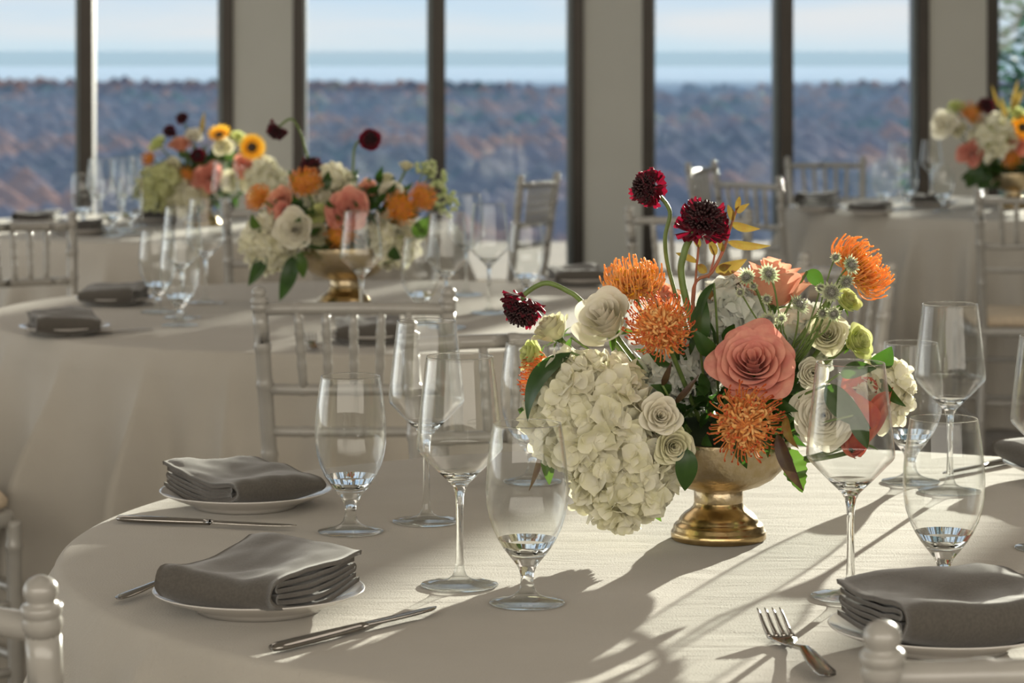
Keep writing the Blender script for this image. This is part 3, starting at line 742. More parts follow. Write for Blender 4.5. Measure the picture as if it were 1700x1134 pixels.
def sepals(r, n=5, L=.7, back=-.55):
    mb = MB()
    for k in range(n):
        a = 2 * PI * k / n + .3; d = Vector((math.cos(a), math.sin(a), -.05))
        p0 = Vector((d.x * r * .08, d.y * r * .08, r * back)); p1 = p0 + d * r * L + Vector((0, 0, r * .10))
        leafmesh(mb, p0, p1, r * .12, Vector((-d.y, d.x, 0)), droop=-.12, n=8)
    mb.lathe([(r * .02, r * (back - .12)), (r * .13, r * (back - .08)), (r * .17, r * (back + .05)), (r * .10, r * (back + .16))], 14)
    return mb
def pincushion(r, seed=0, npin=150, core=150, seg=9, n=5):
    rr = random.Random(seed); pins = MB(); fl = MB()
    for k in range(npin):
        f = (k + .5) / npin; pol = R(34 + 74 * f ** .9) + rr.uniform(-.07, .07); az = k * 2.39996 + rr.uniform(-.12, .12)
        L = r * rr.uniform(.88, 1.06); ax = Vector((math.sin(pol) * math.cos(az), math.sin(pol) * math.sin(az), math.cos(pol)))
        up = Vector((0, 0, 1)); tp = Vector((-math.sin(az), math.cos(az), 0)); bend = rr.uniform(.22, .42) * (1.1 if pol > 1.2 else .7); sw = rr.uniform(-.10, .10)
        path = []
        for i in range(seg + 1):
            s_ = i / seg; rad = L * (.25 + .75 * s_)
            inward = (up - ax * ax.dot(up))
            p = ax * rad * (1 - .14 * s_ ** 5) + inward * (bend * L * (s_ ** 2.2)) + tp * sw * L * s_ * s_ - inward * .10 * L * math.sin(PI * s_)
            path.append(p)
        path.append(path[-1] + (path[-1] - path[-2]) * .45)
        rd = [r * .017 * (1.25 - .5 * i / seg) for i in range(seg + 1)]; rd[-1] = r * .026; rd.append(r * .018)
        pins.tube(path, rd, n, mi=[1] * (seg // 2) + [0] * (seg - seg // 2 - 1) + [2, 2], cap=False)
    for k in range(core):
        f = (k + .5) / core; pol = R(4 + 92 * f ** .7); az = k * 2.39996; a2 = az + rr.uniform(-.5, .5)
        ax = Vector((math.sin(pol) * math.cos(az), math.sin(pol) * math.sin(az), math.cos(pol))); tp = Vector((-math.sin(a2), math.cos(a2), rr.uniform(-.4, .4)))
        h0 = r * .26; h1 = r * rr.uniform(.46, .68) * (1 if f > .12 else .75)
        curl = tp * r * rr.uniform(-.16, .16); path = [ax * h0, ax * (h0 * .4 + h1 * .6) + curl * .8, ax * h1 + curl * 1.6 - ax * r * .02, ax * (h1 * .98) + curl * 2.2 - ax * r * .05]
        fl.tube(spline(path, 2), [r * .030, r * .032, r * .036, r * .036, r * .034, r * .032, r * .022], 5, mi=[1, 1, 1, 0, 0, 0], cap=False)
    fl.lathe([(r * .02, -r * .30), (r * .2, -r * .26), (r * .30, -r * .05), (r * .30, r * .1), (r * .2, r * .25), (0, r * .30)], 16, mi=1)
    return pins, fl
def hydrangea(rx, ry, rz, nf, fs, seed=0, pr=3):
    rr = random.Random(seed); mb = MB()
    for k in range(nf):
        z = 1 - 1.72 * (k + .5) / nf; q = math.sqrt(max(0, 1 - z * z)); a = k * 2.39996 + rr.uniform(-.2, .2)
        nrm = Vector((q * math.cos(a), q * math.sin(a), z)); b = 1 + .11 * mnoise.noise((nrm.x * 2.2 + seed, nrm.y * 2.2, nrm.z * 2.2)) * 2
        s0 = rr.uniform(.88, 1.03) * b; p = Vector((nrm.x * rx, nrm.y * ry, nrm.z * rz)) * s0
        nn = (nrm + Vector((rr.uniform(-.6, .6), rr.uniform(-.6, .6), rr.uniform(-.6, .6)))).normalized(); M = frame(nn, rr.uniform(0, 6), p)
        f = fs * rr.uniform(.85, 1.2)
        for m in range(4):
            th = m * PI / 2 + rr.uniform(-.18, .18); pitch = rr.uniform(-.15, .75); cupp = rr.uniform(.1, .5); wsc = rr.uniform(.85, 1.1); ph = rr.uniform(0, 6); rows = []
            for i in range(pr + 2):
                t = i / (pr + 1); row = []
                w = f * .60 * wsc * (math.sin(PI * (.10 + .80 * t ** .9)) ** .55) * (1 if t < 1 else .55)
                for u in (-1, -.5, 0, .5, 1):
                    L = f * t * (1 - .10 * u * u * t) + (f * .05 * math.sin(u * 9 + ph) if t == 1 else 0)
                    zz = f * (pitch * t + cupp * (t - .5) ** 2 * -.8 + .20 * u * u * (1 - .3 * t) * (1 if cupp > .25 else -.6) + .09 * t * math.sin(u * 4 + ph))
                    row.append(M @ Vector((L * math.cos(th) - u * w * math.sin(th), L * math.sin(th) + u * w * math.cos(th), zz)))
                rows.append(row)
            mb.grid(rows)
    core = MB(); core.lathe([(0, -rz * .72), (rx * .5, -rz * .62), (rx * .78, -rz * .2), (rx * .80, rz * .15), (rx * .6, rz * .52), (rx * .3, rz * .72), (0, rz * .78)], 20)
    for i, v in enumerate(core.v): core.v[i] = (v[0], v[1] * ry / rx, v[2])
    return mb, core
def scabiosa(r, seed=0, layers=5, nb=200):
    rr = random.Random(seed); pet = MB(); dome = MB()
    for ly in range(layers):
        n = 13 - ly
        for k in range(n):
            th = 2 * PI * (k + .5 * ly) / n + rr.uniform(-.1, .1); L = r * (1 - .07 * ly) * rr.uniform(.88, 1.05); z0 = r * (-.38 + .20 * ly); rows = []; ph = rr.uniform(0, 6); tl = rr.uniform(-.15, .3)
            for i in range(5):
                t = i / 4; row = []
                for j in range(7):
                    u = -1 + j / 3; w = L * .27 * (.4 + .8 * t) ; x = L * (.35 + .65 * t) * (1 - .08 * u * u * t) + L * .05 * t * math.sin(3 * u * 3 + ph) * (t > .8)
                    row.append((x * math.cos(th) - u * w * math.sin(th), x * math.sin(th) + u * w * math.cos(th), z0 + tl * r * t * t + r * .12 * t * math.sin(u * 6 + ph)))
                rows.append(row)
            pet.grid(rows)
    for k in range(nb):
        f = (k + .5) / nb; pol = R(4 + 88 * math.sqrt(f)); az = k * 2.39996
        ax = Vector((math.sin(pol) * math.cos(az), math.sin(pol) * math.sin(az), math.cos(pol) * 1.1)); h = r * rr.uniform(.62, .74)
        j = Vector((rr.uniform(-1, 1), rr.uniform(-1, 1), rr.uniform(-1, 1))) * r * .04
        dome.tube([ax * h * .6, ax * h * .85 + j, ax * h + j, ax * (h + r * .03) + j], [r * .035, r * .045, r * .05, r * .02], 6, mi=[0, 0, 1])
    dome.lathe([(0, -r * .25), (r * .3, -r * .2), (r * .42, 0), (r * .42, r * .2), (r * .25, r * .38), (0, r * .42)], 16)
    return pet, dome
def astrantia(r, seed=0):
    rr = random.Random(seed); b = MB(); d = MB()
    for k in range(16):
        th = 2 * PI * k / 16 + rr.uniform(-.08, .08); u = Vector((math.cos(th), math.sin(th), 0)); L = r * rr.uniform(.9, 1.08)
        leafmesh(b, u * r * .15 + Vector((0, 0, -r * .1)), u * L + Vector((0, 0, r * rr.uniform(.05, .28))), r * .17, (-u.y, u.x, 0), droop=.04, n=5)
    for k in range(80):
        f = (k + .5) / 80; pol = R(3 + 80 * math.sqrt(f)); az = k * 2.39996; ax = Vector((math.sin(pol) * math.cos(az), math.sin(pol) * math.sin(az), math.cos(pol)))
        d.tube([ax * r * .12, ax * r * .5, ax * r * rr.uniform(.60, .68)], [r * .015, r * .018, r * .034], 4, cap=True)
    d.lathe([(0, -r * .15), (r * .2, -r * .1), (r * .34, r * .12), (r * .2, r * .36), (0, r * .42)], 10)
    return b, d
def tulipish(r, h, seed=0, n=9):
    """A tall half-open bloom seen from the side: overlapping upright petals."""
    rr = random.Random(seed); mb = MB()
    for i in range(n):
        th = i * 2.2 + rr.uniform(-.2, .2); t = (i + 1) / n; rows = []; ph = rr.uniform(0, 6)
        for k in range(11):
            v = k / 10; row = []
            for j in range(11):
                u = -1 + j / 5; ve = v * (1 - .22 * abs(u) ** 3); rho = r * (.25 + .75 * math.sin(min(1, ve * 1.1) * PI * .62) ** .9) * (.55 + .45 * t); a = th + u * .95
                rho += .10 * r * v ** 3 * (1 + math.sin(3 * u + ph)); row.append((rho * math.cos(a), rho * math.sin(a), h * (ve - .5) + .03 * r * math.sin(5 * u + ph) * v))
            rows.append(row)
        mb.grid(rows)
    return mb

FOCI = {}
def stem_part(root, Mw, start, focus, r, m=P_stem, mid=None):
    start = Vector(start); focus = Vector(focus)
    if mid is None:
        nrm = (Mw.to_3x3() @ Vector((0, 0, 1))).normalized(); L = (focus - start).length; mid = start.lerp(focus, .35) - nrm * L * .15
        mid.z = min(max(mid.z, min(start.z, focus.z)), start.z + .02)
    inv = Mw.inverted(); mb = MB(); mb.tube([inv @ p for p in bez(start, mid, focus, 8)], r, 7); mb.build('stem', m, root)
def flower(kind, px, py, Y, rpx, face, label, grp, focus, m=None, seed=0, stem=True, lod=1.0, spin=0, r=None, **k):
    c = at(px, py, Y); r = r or rpx * Y / FPX
    M = frame(face, spin + seed, c)
    names = {'rose': ('rose', 'rose'), 'spray': ('spray_rose', 'rose'), 'pin': ('pincushion_protea', 'flower'), 'hyd': ('hydrangea', 'flower'), 'scab': ('scabiosa', 'flower'), 'ast': ('astrantia', 'flower'), 'tul': ('garden_rose', 'rose'), 'sun': ('sunflower', 'flower')}
    nm, cat = names[kind]; t = thing(nm, label, cat, group=grp, M=M); back = -.5
    if kind in ('rose', 'spray'):
        n = k.get('n', 30 if kind == 'rose' else 24)
        rose_mesh(r, int(n * (lod if lod < 1 else 1)), k.get('open', 1.0), seed, max(.6, lod), ruffle=k.get('ruffle', .05), depth=k.get('depth', 1.0)).build('petals', m or P_white, t, sub=1 if lod >= 1 else 0)
        if lod >= .6: sepals(r).build('sepals', P_leafb, t)
    elif kind == 'tul':
        tulipish(r, r * k.get('h', 2.2), seed).build('petals', m or P_coral, t, sub=1 if lod >= 1 else 0); back = -1.0
        if lod >= .6: sepals(r, back=-k.get('h', 2.2) / 2).build('sepals', P_leaf, t)
    elif kind == 'pin':
        a, b = pincushion(r, seed, int(150 * lod), int(150 * lod), 9 if lod >= 1 else 5, 6 if lod >= 1 else 4)
        a.build('styles', k.get('mats', [P_orange, P_amber, P_tip]), t); b.build('florets', k.get('fm', [P_amber, P_orange]), t); back = -.25
    elif kind == 'hyd':
        a, b = hydrangea(r, r * k.get('ry', 1), r * k.get('rz', 1), int(k.get('nf', 120)), k.get('fs', .017), seed, 3 if lod >= 1 else 1)
        a.build('florets', m or P_hyd, t, sub=1 if lod >= 1 else 0); b.build('flower_core', k.get('core', P_hydgreen), t); back = -.7
    elif kind == 'scab':
        a, b = scabiosa(r, seed, 5, int(200 * lod)); a.build('petals', P_dark, t, sub=1 if lod >= 1 else 0); b.build('florets', [P_black, P_black], t); back = -.2
    elif kind == 'ast':
        a, b = astrantia(r, seed); a.build('bracts', P_aster, t); b.build('pins', P_pinh, t); back = -.1
    elif kind == 'sun':
        mb = MB()
        for q in range(26):
            th = 2 * PI * q / 26; u = Vector((math.cos(th), math.sin(th), 0)); leafmesh(mb, u * r * .3 + Vector((0, 0, (q % 2) * .06 * r)), u * r + Vector((0, 0, (.18 if q % 2 else .35) * r)), r * .16, (-u.y, u.x, 0), droop=.05, n=5)
        mb.build('petals', P_yellow, t); mb = MB(); mb.lathe([(0, -r * .15), (r * .3, -r * .1), (r * .38, .05 * r), (r * .25, r * .16), (0, r * .18)], 16); mb.build('disc', P_leafd, t); back = -.15
    if stem:
        s0 = M @ Vector((0, 0, back * r)); pts = k.get('path')
        sr = k.get('sr', .0028 if lod >= 1 else .003); sm_ = k.get('sm', P_stem)
        if pts:
            inv = M.inverted(); mb = MB(); mb.tube([inv @ p for p in spline([s0] + pts, 8)], sr, 9); mb.build('stem', sm_, t)
        else: stem_part(t, M, s0, focus, sr, sm_)
    return t
def leaf(px0, py0, px1, py1, Y0, Y1, wpx, label, grp, m=None, side=(1, 0, 0), droop=.12, name='leaf', focus=None, fold=.2, wave=0, stemm=None):
    p0, p1 = at(px0, py0, Y0), at(px1, py1, Y1); w = wpx * Y0 / FPX
    t = thing(name, label, 'leaf', p0, group=grp)
    mb = MB(); leafmesh(mb, (0, 0, 0), p1 - p0, w, side, droop, fold, n=14, wave=wave); mb.build('blade', m or P_leaf, t)
    if focus is not None:
        mb = MB(); mb.tube(bez((0, 0, 0), (Vector(focus) - p0) * .4 - (p1 - p0) * .3, Vector(focus) - p0, 6), .0014, 6); mb.build('petiole', stemm or P_stem, t)
    return t
def gold_bowl(loc, label, s=1):
    t = thing('footed_bowl', label, 'bowl', loc, group='gold centrepiece bowls'); 
    f = MB(); f.lathe([(0, .002), (.05, .002), (.0535, .0), (.0556, .0015), (.0558, .0085), (.0545, .0105), (.0530, .0125), (.0525, .016), (.0505, .0185), (.0470, .0205), (.0466, .0225), (.0440, .0265), (.0395, .031), (.034, .0345), (.0300, .0385), (.0285, .0425), (.0282, .0435)], 72); f.build('foot', M_goldfoot, t)
    f = MB(); f.lathe([(.0282, .0435), (.0286, .0445), (.0287, .056), (.0280, .0572)], 72); f.build('collar', M_gold, t)
    f = MB(); f.lathe([(.0280, .0572), (.034, .0590), (.050, .0640), (.0635, .0715), (.0745, .0825), (.0815, .0960), (.0845, .1100), (.0852, .1180), (.0848, .1195), (.0838, .1185), (.0828, .1090), (.0790, .0960), (.072, .0850), (.06, .0760), (.03, .0700), (0, .069)], 96); f.build('basin', M_gold, t)
    f = MB(); f.lathe([(0, .075), (.066, .085), (.078, .100), (.07, .125), (.04, .140), (0, .145)], 32); f.build('floral_foam', M_soil, t)
    t.scale = (s, s, s); return t
def filler(c, rx, ry, rz, n, label, grp, L=.03, seed=0, m=P_leaf):
    rr = random.Random(seed); mb = MB()
    for k in range(n):
        z = rr.uniform(-.4, 1); a = rr.uniform(0, 2 * PI); q = math.sqrt(max(0, 1 - z * z)); s_ = rr.uniform(.35, 1); p = Vector((q * math.cos(a) * rx, q * math.sin(a) * ry, z * rz)) * s_
        d = (Vector((q * math.cos(a), q * math.sin(a), z)) + Vector((rr.uniform(-.8, .8), rr.uniform(-.8, .8), rr.uniform(-.8, .5)))).normalized() * L * rr.uniform(.7, 1.3)
        leafmesh(mb, p, p + d, L * .22, (rr.uniform(-1, 1), rr.uniform(-1, 1), rr.uniform(-1, 1)), n=4)
    o = mb.build('filler_foliage', m); o.location = c; tag(o, label, 'foliage', grp, 'stuff')

# ------------------------------------------------------------------ front centrepiece
B1 = Vector((.2415, 3.135, .7503)); F1 = B1 + Vector((0, 0, .085)); gF = 'flowers of the nearest centrepiece'; gL = 'leaves of the nearest centrepiece'
gold_bowl(B1, 'footed hammered gold bowl standing in sun on the nearest table')
filler(B1 + Vector((0, 0, .16)), .105, .10, .085, 420, 'dark green filler leaves deep between the blooms of the nearest centrepiece', gL, .034, 3)
YB = 3.135
fl = lambda kind, px, py, dy, rp, face, lab, **k: flower(kind, px, py, YB + dy, rp, face, lab, gF, F1, **k)
V = Vector
fl('hyd', 978, 686, -.075, 92, (-.5, -1, .25), 'largest white hydrangea head bulging over the bowl beside the water goblet', m=P_hyd, ry=1.0, rz=1.0, nf=230, fs=.0175, seed=1)
fl('hyd', 1036, 785, -.080, 76, (-.1, -1, -.35), 'lower white hydrangea head drooping below the spray roses to the cloth', m=P_hyd, nf=175, fs=.017, seed=2)
fl('hyd', 1128, 620, -.01, 52, (0, -1, .1), 'cool white hydrangea between the two pincushion proteas and the pink rose', m=P_hydcool, nf=110, fs=.0155, seed=3)
fl('hyd', 1222, 520, .03, 52, (0, -.8, .6), 'white hydrangea under the astrantia stars behind the pink rose', m=P_hydcool, nf=110, fs=.0155, seed=4)
fl('hyd', 1462, 650, .00, 42, (.8, -.7, 0), 'cream hydrangea at the outer edge behind the coral rose', m=P_hyd, nf=60, fs=.016, ry=1.3, seed=5)
fl('hyd', 1335, 560, .07, 46, (.3, -.7, .6), 'pale hydrangea deep behind the astrantia stems', m=P_hydcool, nf=60, fs=.016, seed=6)
fl('rose', 1008, 535, -.045, 58, (-.38, -.72, .62), 'large white rose above the hydrangea, opening upwards beside the scabiosa stem', m=P_white, seed=11, open=.6, depth=1.3, n=19)
fl('rose', 1368, 690, -.085, 56, (-.18, -1, .12), 'round white rose with tight centre, just behind the wine glass', m=P_white, seed=12, open=.75, n=40, depth=.9)
fl('spray', 1097, 691, -.125, 37, (.05, -1, .22), 'upper small white spray rose on the side of the hydrangea', m=P_white, seed=13, open=.9, n=20)
fl('spray', 1118, 741, -.125, 36, (.12, -1, .05), 'lower small white spray rose just above the dark leaf on the bowl', m=P_cream, seed=14, open=.8, n=24)
fl('spray', 1374, 555, -.03, 37, (-.15, -.9, .35), 'small cream rose under the astrantia cluster', m=P_cream, seed=15, open=.9, n=24)
fl('spray', 1424, 566, -.01, 36, (.6, -.6, .3), 'small cream green rose turned sideways beside the dark corner leaf', m=P_lime, seed=16, open=.8, n=20)
fl('spray', 1350, 620, -.045, 30, (-.1, -1, .1), 'small white rosebud half hidden between the pink rose and wine glass', m=P_white, seed=17, open=.5, n=22)
fl('spray', 1408, 500, .02, 28, (.5, -.5, .6), 'small pale green rose under the outer pincushion protea', m=P_lime, seed=18, open=.8, n=18)
fl('spray', 918, 548, .0, 38, (-.60, -.2, .78), 'yellow green rose seen from below beside the drooping scabiosa', m=P_cream, seed=19, open=.9, n=18, depth=1.2)
fl('spray', 884, 588, .01, 30, (-.8, -.3, .35), 'lime green rose behind the outer orange styles', m=P_lime, seed=20, open=.9, n=18, depth=1.2)
fl('rose', 1250, 598, -.105, 76, (-.10, -.82, .60), 'largest dusty pink rose facing the camera in the middle of the centrepiece', m=P_pink, seed=21, open=1.15, n=27, depth=.72, ruffle=.06)
fl('rose', 1282, 474, .02, 74, (.10, .10, 1), 'peach rose seen from its outer petals behind the astrantia stars', m=P_peach, seed=22, open=.85, n=18, depth=1.1, ruffle=.10)
fl('rose', 1092, 487, .03, 40, (.1, -.3, .95), 'pale peach rose tucked behind the upper pincushion protea', m=P_peach, seed=23, open=.9, n=16)
fl('tul', 1434, 690, -.035, 44, (.1, -.35, .93), 'coral rose in profile seen through the wine glass bowl', m=P_coral, seed=24, h=2.5)
fl('rose', 1240, 655, -.07, 42, (0, -.9, -.2), 'deep coral rose shaded below the dusty pink rose', m=P_coral, seed=25, open=.8, n=16)
fl('tul', 1416, 742, -.07, 22, (.1, -.8, .5), 'small coral bloom low behind the wine glass beside the round white rose', m=P_coral, seed=26, h=1.3)
fl('pin', 1098, 545, -.115, 66, (-.22, -1, .45), 'upper orange pincushion protea beside the large white rose', seed=31)
fl('pin', 1236, 703, -.140, 74, (.12, -1, .18), 'lower orange pincushion protea hanging over the rim of the gold bowl', seed=32)
fl('pin', 1052, 478, .02, 62, (-.15, -.25, 1), 'backlit orange pincushion protea behind the large white rose', seed=33, mats=[P_amber, P_amber, P_orange], fm=[P_yellow, P_orange])
fl('pin', 1418, 452, .02, 66, (.80, -.05, .62), 'outer orange pincushion protea leaning out beyond the astrantia stars', seed=34, mats=[P_orange, P_amber, P_orange], fm=[P_yellow, P_orange])
fl('pin', 900, 628, .0, 46, (-.95, -.35, .1), 'orange pincushion protea peeping out behind the curved leaf and goblet', seed=35)
fl('scab', 866, 511, -.01, 40, (-.35, -.25, -.9), 'drooping burgundy scabiosa on an arched stem over the middle tablecloth', seed=41, path=[at(872, 488, YB), at(905, 470, YB), at(940, 482, YB), at(972, 508, YB), at(1060, 620, YB)], sr=.0030)
fl('scab', 1075, 312, .03, 34, (-.9, -.45, .05), 'highest burgundy scabiosa turned sideways on a bent stem', seed=42, path=[at(1092, 322, YB + .03), at(1112, 352, YB + .03), at(1104, 400, YB + .03), at(1116, 470, YB + .03), at(1170, 640, YB)], sr=.0026)
fl('scab', 1168, 368, .0, 47, (.15, -.45, 1), 'widest dark burgundy scabiosa beside the autumn leaf sprig', seed=43, path=[at(1150, 390, YB), at(1136, 420, YB), at(1133, 470, YB), at(1170, 620, YB)], sr=.0042)
for i, (px, py, rp, fc, lab) in enumerate((
    (1241, 460, 17, (-.5, -.8, .4), 'astrantia star nearest the autumn sprig, facing away from the peach rose'),
    (1276, 455, 19, (.1, -1, .4), 'fully open astrantia star on the peach rose petals'),
    (1326, 506, 20, (.45, -.6, .5), 'large grey astrantia star between the peach rose and the cream rose'),
    (1380, 486, 20, (-.1, -1, .35), 'astrantia star facing the camera at the centre of the upper cluster'),
    (1412, 440, 18, (.5, -.8, .3), 'highest astrantia star in front of the outer pincushion protea'),
    (1276, 533, 17, (-.1, -1, .2), 'astrantia star just above the dusty pink rose'),
    (1404, 466, 16, (.3, -.7, -.4), 'drooping green astrantia star below the highest one'),
    (1384, 521, 15, (.0, -1, .1), 'green astrantia star just above the small cream rose'))):
    fl('ast', px, py, -.06 if px < 1340 else -.07, rp, fc, lab, seed=50 + i, sr=.0011, sm=P_stem, path=[at(px + (1320 - px) * .25, py + 30, YB - .06), at(1310 + (px - 1310) * .35, 575, YB - .04), at(1290, 640, YB)])
for i, (px, py, rp, lab) in enumerate(((1251, 476, 8, 'tiny astrantia bud between the two stars by the autumn sprig'), (1229, 486, 9, 'lowest tiny astrantia bud against the white hydrangea'), (1273, 497, 10, 'tiny half open astrantia bud on the peach rose'), (1253, 540, 8, 'tiny astrantia bud next to the star above the pink rose'), (1298, 529, 10, 'tiny green astrantia bud beside the large grey star'), (1362, 478, 9, 'tiny astrantia bud at the inner side of the upper cluster'), (1366, 521, 11, 'tiny green astrantia bud above the cream rose'), (1388, 428, 10, 'tiny astrantia bud touching the outer pincushion styles'))):
    fl('ast', px, py, -.062, rp, (rnd.uniform(-.5, .5), -1, .4), lab, seed=70 + i, sr=.0009, path=[at(px + (1320 - px) * .15, py + 22, YB - .055), at(1310 + (px - 1310) * .4, 570, YB - .04), at(1290, 640, YB)])
# leaves, each its own
lf = lambda *a, **k: leaf(*a, **k)
for a in (
    (948, 585, 876, 700, -.09, -.10, 27, 'long dark variegated leaf curving along the edge of the big hydrangea', P_leaf, (.75, -.5, .5), -.22, 'salal_leaf'),
    (1162, 572, 1170, 488, -.06, -.05, 19, 'upright green leaf between the upper pincushion protea and white hydrangea', P_leaf, (1, -.4, .1), .12, 'salal_leaf'),
    (1186, 590, 1150, 545, -.07, -.09, 16, 'short dark leaf folded beside the upper pincushion protea', P_leaf, (1, -.2, .6), .15, 'salal_leaf'),
    (1140, 745, 1137, 815, -.13, -.16, 20, 'dark leaf hanging over the gold bowl under the spray roses', P_leaf, (1, -.2, 0), .10, 'rose_leaf'),
    (1312, 745, 1332, 818, -.08, -.10, 22, 'bright green lobed leaf lit from behind beside the gold bowl', P_leafb, (1, .1, .1), .10, 'geranium_leaf'),
    (1290, 720, 1334, 815, -.16, -.17, 14, 'thin brownish leaf hanging past the lower pincushion protea', P_leafd, (.8, -.5, .4), -.14, 'autumn_leaf'),
    (1305, 690, 1326, 745, -.15, -.16, 10, 'olive leaf curling beside the lower pincushion protea', P_leafy, (.7, -.6, .2), -.25, 'autumn_leaf'),
    (1455, 610, 1480, 575, -.02, -.05, 20, 'small dark leaf at the outer corner beside the goblet rim', P_leaf, (.8, -.5, .3), .10, 'salal_leaf'),
    (1460, 630, 1504, 675, -.03, -.06, 12, 'narrow green leaf along the cream hydrangea', P_leaf, (.6, -.6, .6), -.15, 'salal_leaf'),
    (1370, 640, 1446, 712, -.10, -.12, 26, 'big dark green leaf across the coral rose', P_leaf, (.5, -.5, .8), -.10, 'salal_leaf'),
    (1416, 690, 1440, 745, -.12, -.13, 17, 'lower dark leaf crossing the coral rose in the wine glass', P_leaf, (.8, -.5, .3), .08, 'salal_leaf'),
    (1395, 620, 1455, 612, -.07, -.06, 18, 'dark leaf above the coral rose', P_leaf, (0, -.5, 1), .08, 'salal_leaf'),
    (905, 745, 912, 805, -.07, -.09, 13, 'small green leaf below the big hydrangea behind the goblet', P_leafb, (.9, -.4, 0), .08, 'rose_leaf'),
    (900, 745, 878, 815, -.06, -.07, 6, 'thin red leaf hanging beside the small green leaf', P_leafd, (.9, -.4, 0), .08, 'autumn_leaf'),
    (1070, 830, 1098, 866, -.06, -.07, 10, 'green leaf tip below the lower hydrangea', P_leafb, (.9, -.4, .3), .05, 'rose_leaf'),
    (948, 560, 905, 610, -.05, -.07, 13, 'bright green leaf under the yellow green rose', P_leafb, (.8, -.4, .5), .1, 'rose_leaf'),
    (1100, 640, 1115, 600, -.10, -.12, 6, 'thin bronze leaf pointing up from the spray roses', P_leafd, (1, -.2, 0), .1, 'autumn_leaf'),
    (1120, 670, 1160, 622, -.10, -.11, 6, 'thin bronze leaf beneath the cool white hydrangea', P_leafd, (.7, -.2, .6), .1, 'autumn_leaf'),
    (1265, 690, 1275, 760, -.15, -.16, 11, 'dark leaf behind the lower pincushion on the gold rim', P_leaf, (.9, -.4, 0), .1, 'rose_leaf'),
    (1215, 735, 1240, 778, -.13, -.15, 13, 'dark leaf below the lower pincushion on the gold basin', P_leaf, (.5, -.5, .3), .1, 'rose_leaf'),
    (1340, 450, 1368, 478, .0, -.01, 15, 'green leaf between the peach rose and the astrantia cluster', P_leaf, (.5, -.5, .8), .1, 'rose_leaf'),
    (860, 680, 890, 700, -.03, -.05, 10, 'dark pointed leaf tip behind the goblet rim', P_leaf, (.3, -.4, .8), .1, 'salal_leaf'),
    (1185, 470, 1160, 555, -.04, -.06, 10, 'grey green curled leaf by the white hydrangea', P_leaf, (.8, -.5, .2), -.2, 'salal_leaf')):
    leaf(a[0], a[1], a[2], a[3], YB + a[4], YB + a[5], a[6], a[7], gL, a[8], a[9], a[10], a[11], focus=F1, wave=.16 if a[11] == 'geranium_leaf' else 0)
# autumn sprig
sp = thing('autumn_sprig', 'arching sprig of yellow and red leaves beside the dark scabiosa', 'branch', at(1150, 500, YB + .02), group=gL)
base = at(1150, 500, YB + .02); rel = lambda px, py, d=.02: at(px, py, YB + d) - base
mb = MB(); mb.tube(spline([F1 - base, rel(1150, 500), rel(1182, 452), rel(1203, 410), rel(1212, 380), rel(1224, 345)], 6), [.0024] * 7 + [.002] * 12 + [.0015] * 12, 7); mb.tube(spline([rel(1152, 500), rel(1156, 450), rel(1160, 405)], 5), .0014, 6); mb.tube(spline([rel(1176, 462), rel(1186, 425), rel(1183, 405)], 5), .0012, 6)
mb.build('twig', P_stemr, sp)
for x0, y0, x1, y1, w in ((1208, 402, 1279, 408, 9), (1188, 452, 1240, 430, 13), (1214, 372, 1262, 380, 9), (1222, 352, 1244, 338, 6), (1222, 350, 1228, 326, 5), (1216, 368, 1208, 340, 7), (1158, 436, 1122, 420, 6), (1186, 425, 1178, 396, 8), (1174, 452, 1158, 440, 8), (1160, 412, 1150, 388, 7), (1170, 480, 1184, 500, 9), (1200, 420, 1190, 396, 6), (1196, 446, 1214, 440, 7)):
    mb = MB(); leafmesh(mb, rel(x0, y0), rel(x1, y1, -.0), w * YB / FPX, (0, -.5, 1) if abs(x1 - x0) > abs(y1 - y0) else (1, -.5, 0), -.10, .3, n=10); mb.build('leaf', P_leafy, sp)

# ------------------------------------------------------------------ middle centrepiece
B2 = Vector((-.378, 6.06, .7503)); F2 = B2 + Vector((0, 0, .10)); g2 = 'flowers of the middle centrepiece'; Y2 = 6.06
gold_bowl(B2, 'blurred footed gold bowl in front of the middle table centre, behind the chair back', 1.22)
filler(B2 + Vector((0, 0, .2)), .16, .12, .10, 260, 'dark green filler leaves between the blooms of the middle centrepiece', g2, .05, 8)
f2 = lambda kind, px, py, dy, rp, face, lab, **k: flower(kind, px, py, Y2 + dy, rp, face, lab, g2, F2, lod=.8, **k)
f2('hyd', 447, 402, -.06, 38, (-.6, -.8, 0), 'blurred cream hydrangea above the hanging dark leaves', m=P_hyd, nf=80, fs=.022, seed=1)
f2('rose', 487, 381, -.12, 36, (-.1, -1, .1), 'blurred large white rose facing the camera', m=P_white, seed=2, open=.7, n=34)
f2('hyd', 548, 318, .0, 36, (0, -.7, .7), 'blurred white hydrangea on top between the pincushion and the wax flowers', m=P_hyd, nf=70, fs=.02, seed=3)
f2('rose', 578, 348, -.10, 38, (.05, -1, .15), 'blurred dusty pink rose behind the wine glass rim', m=P_pink, seed=4, n=34)
f2('rose', 465, 334, -.06, 26, (-.4, -1, .3), 'blurred coral rose beside the top pincushion', m=P_peach, seed=5)
f2('rose', 471, 352, -.09, 20, (-.4, -1, 0), 'blurred small coral rose above the large white rose', m=P_pink, seed=25)
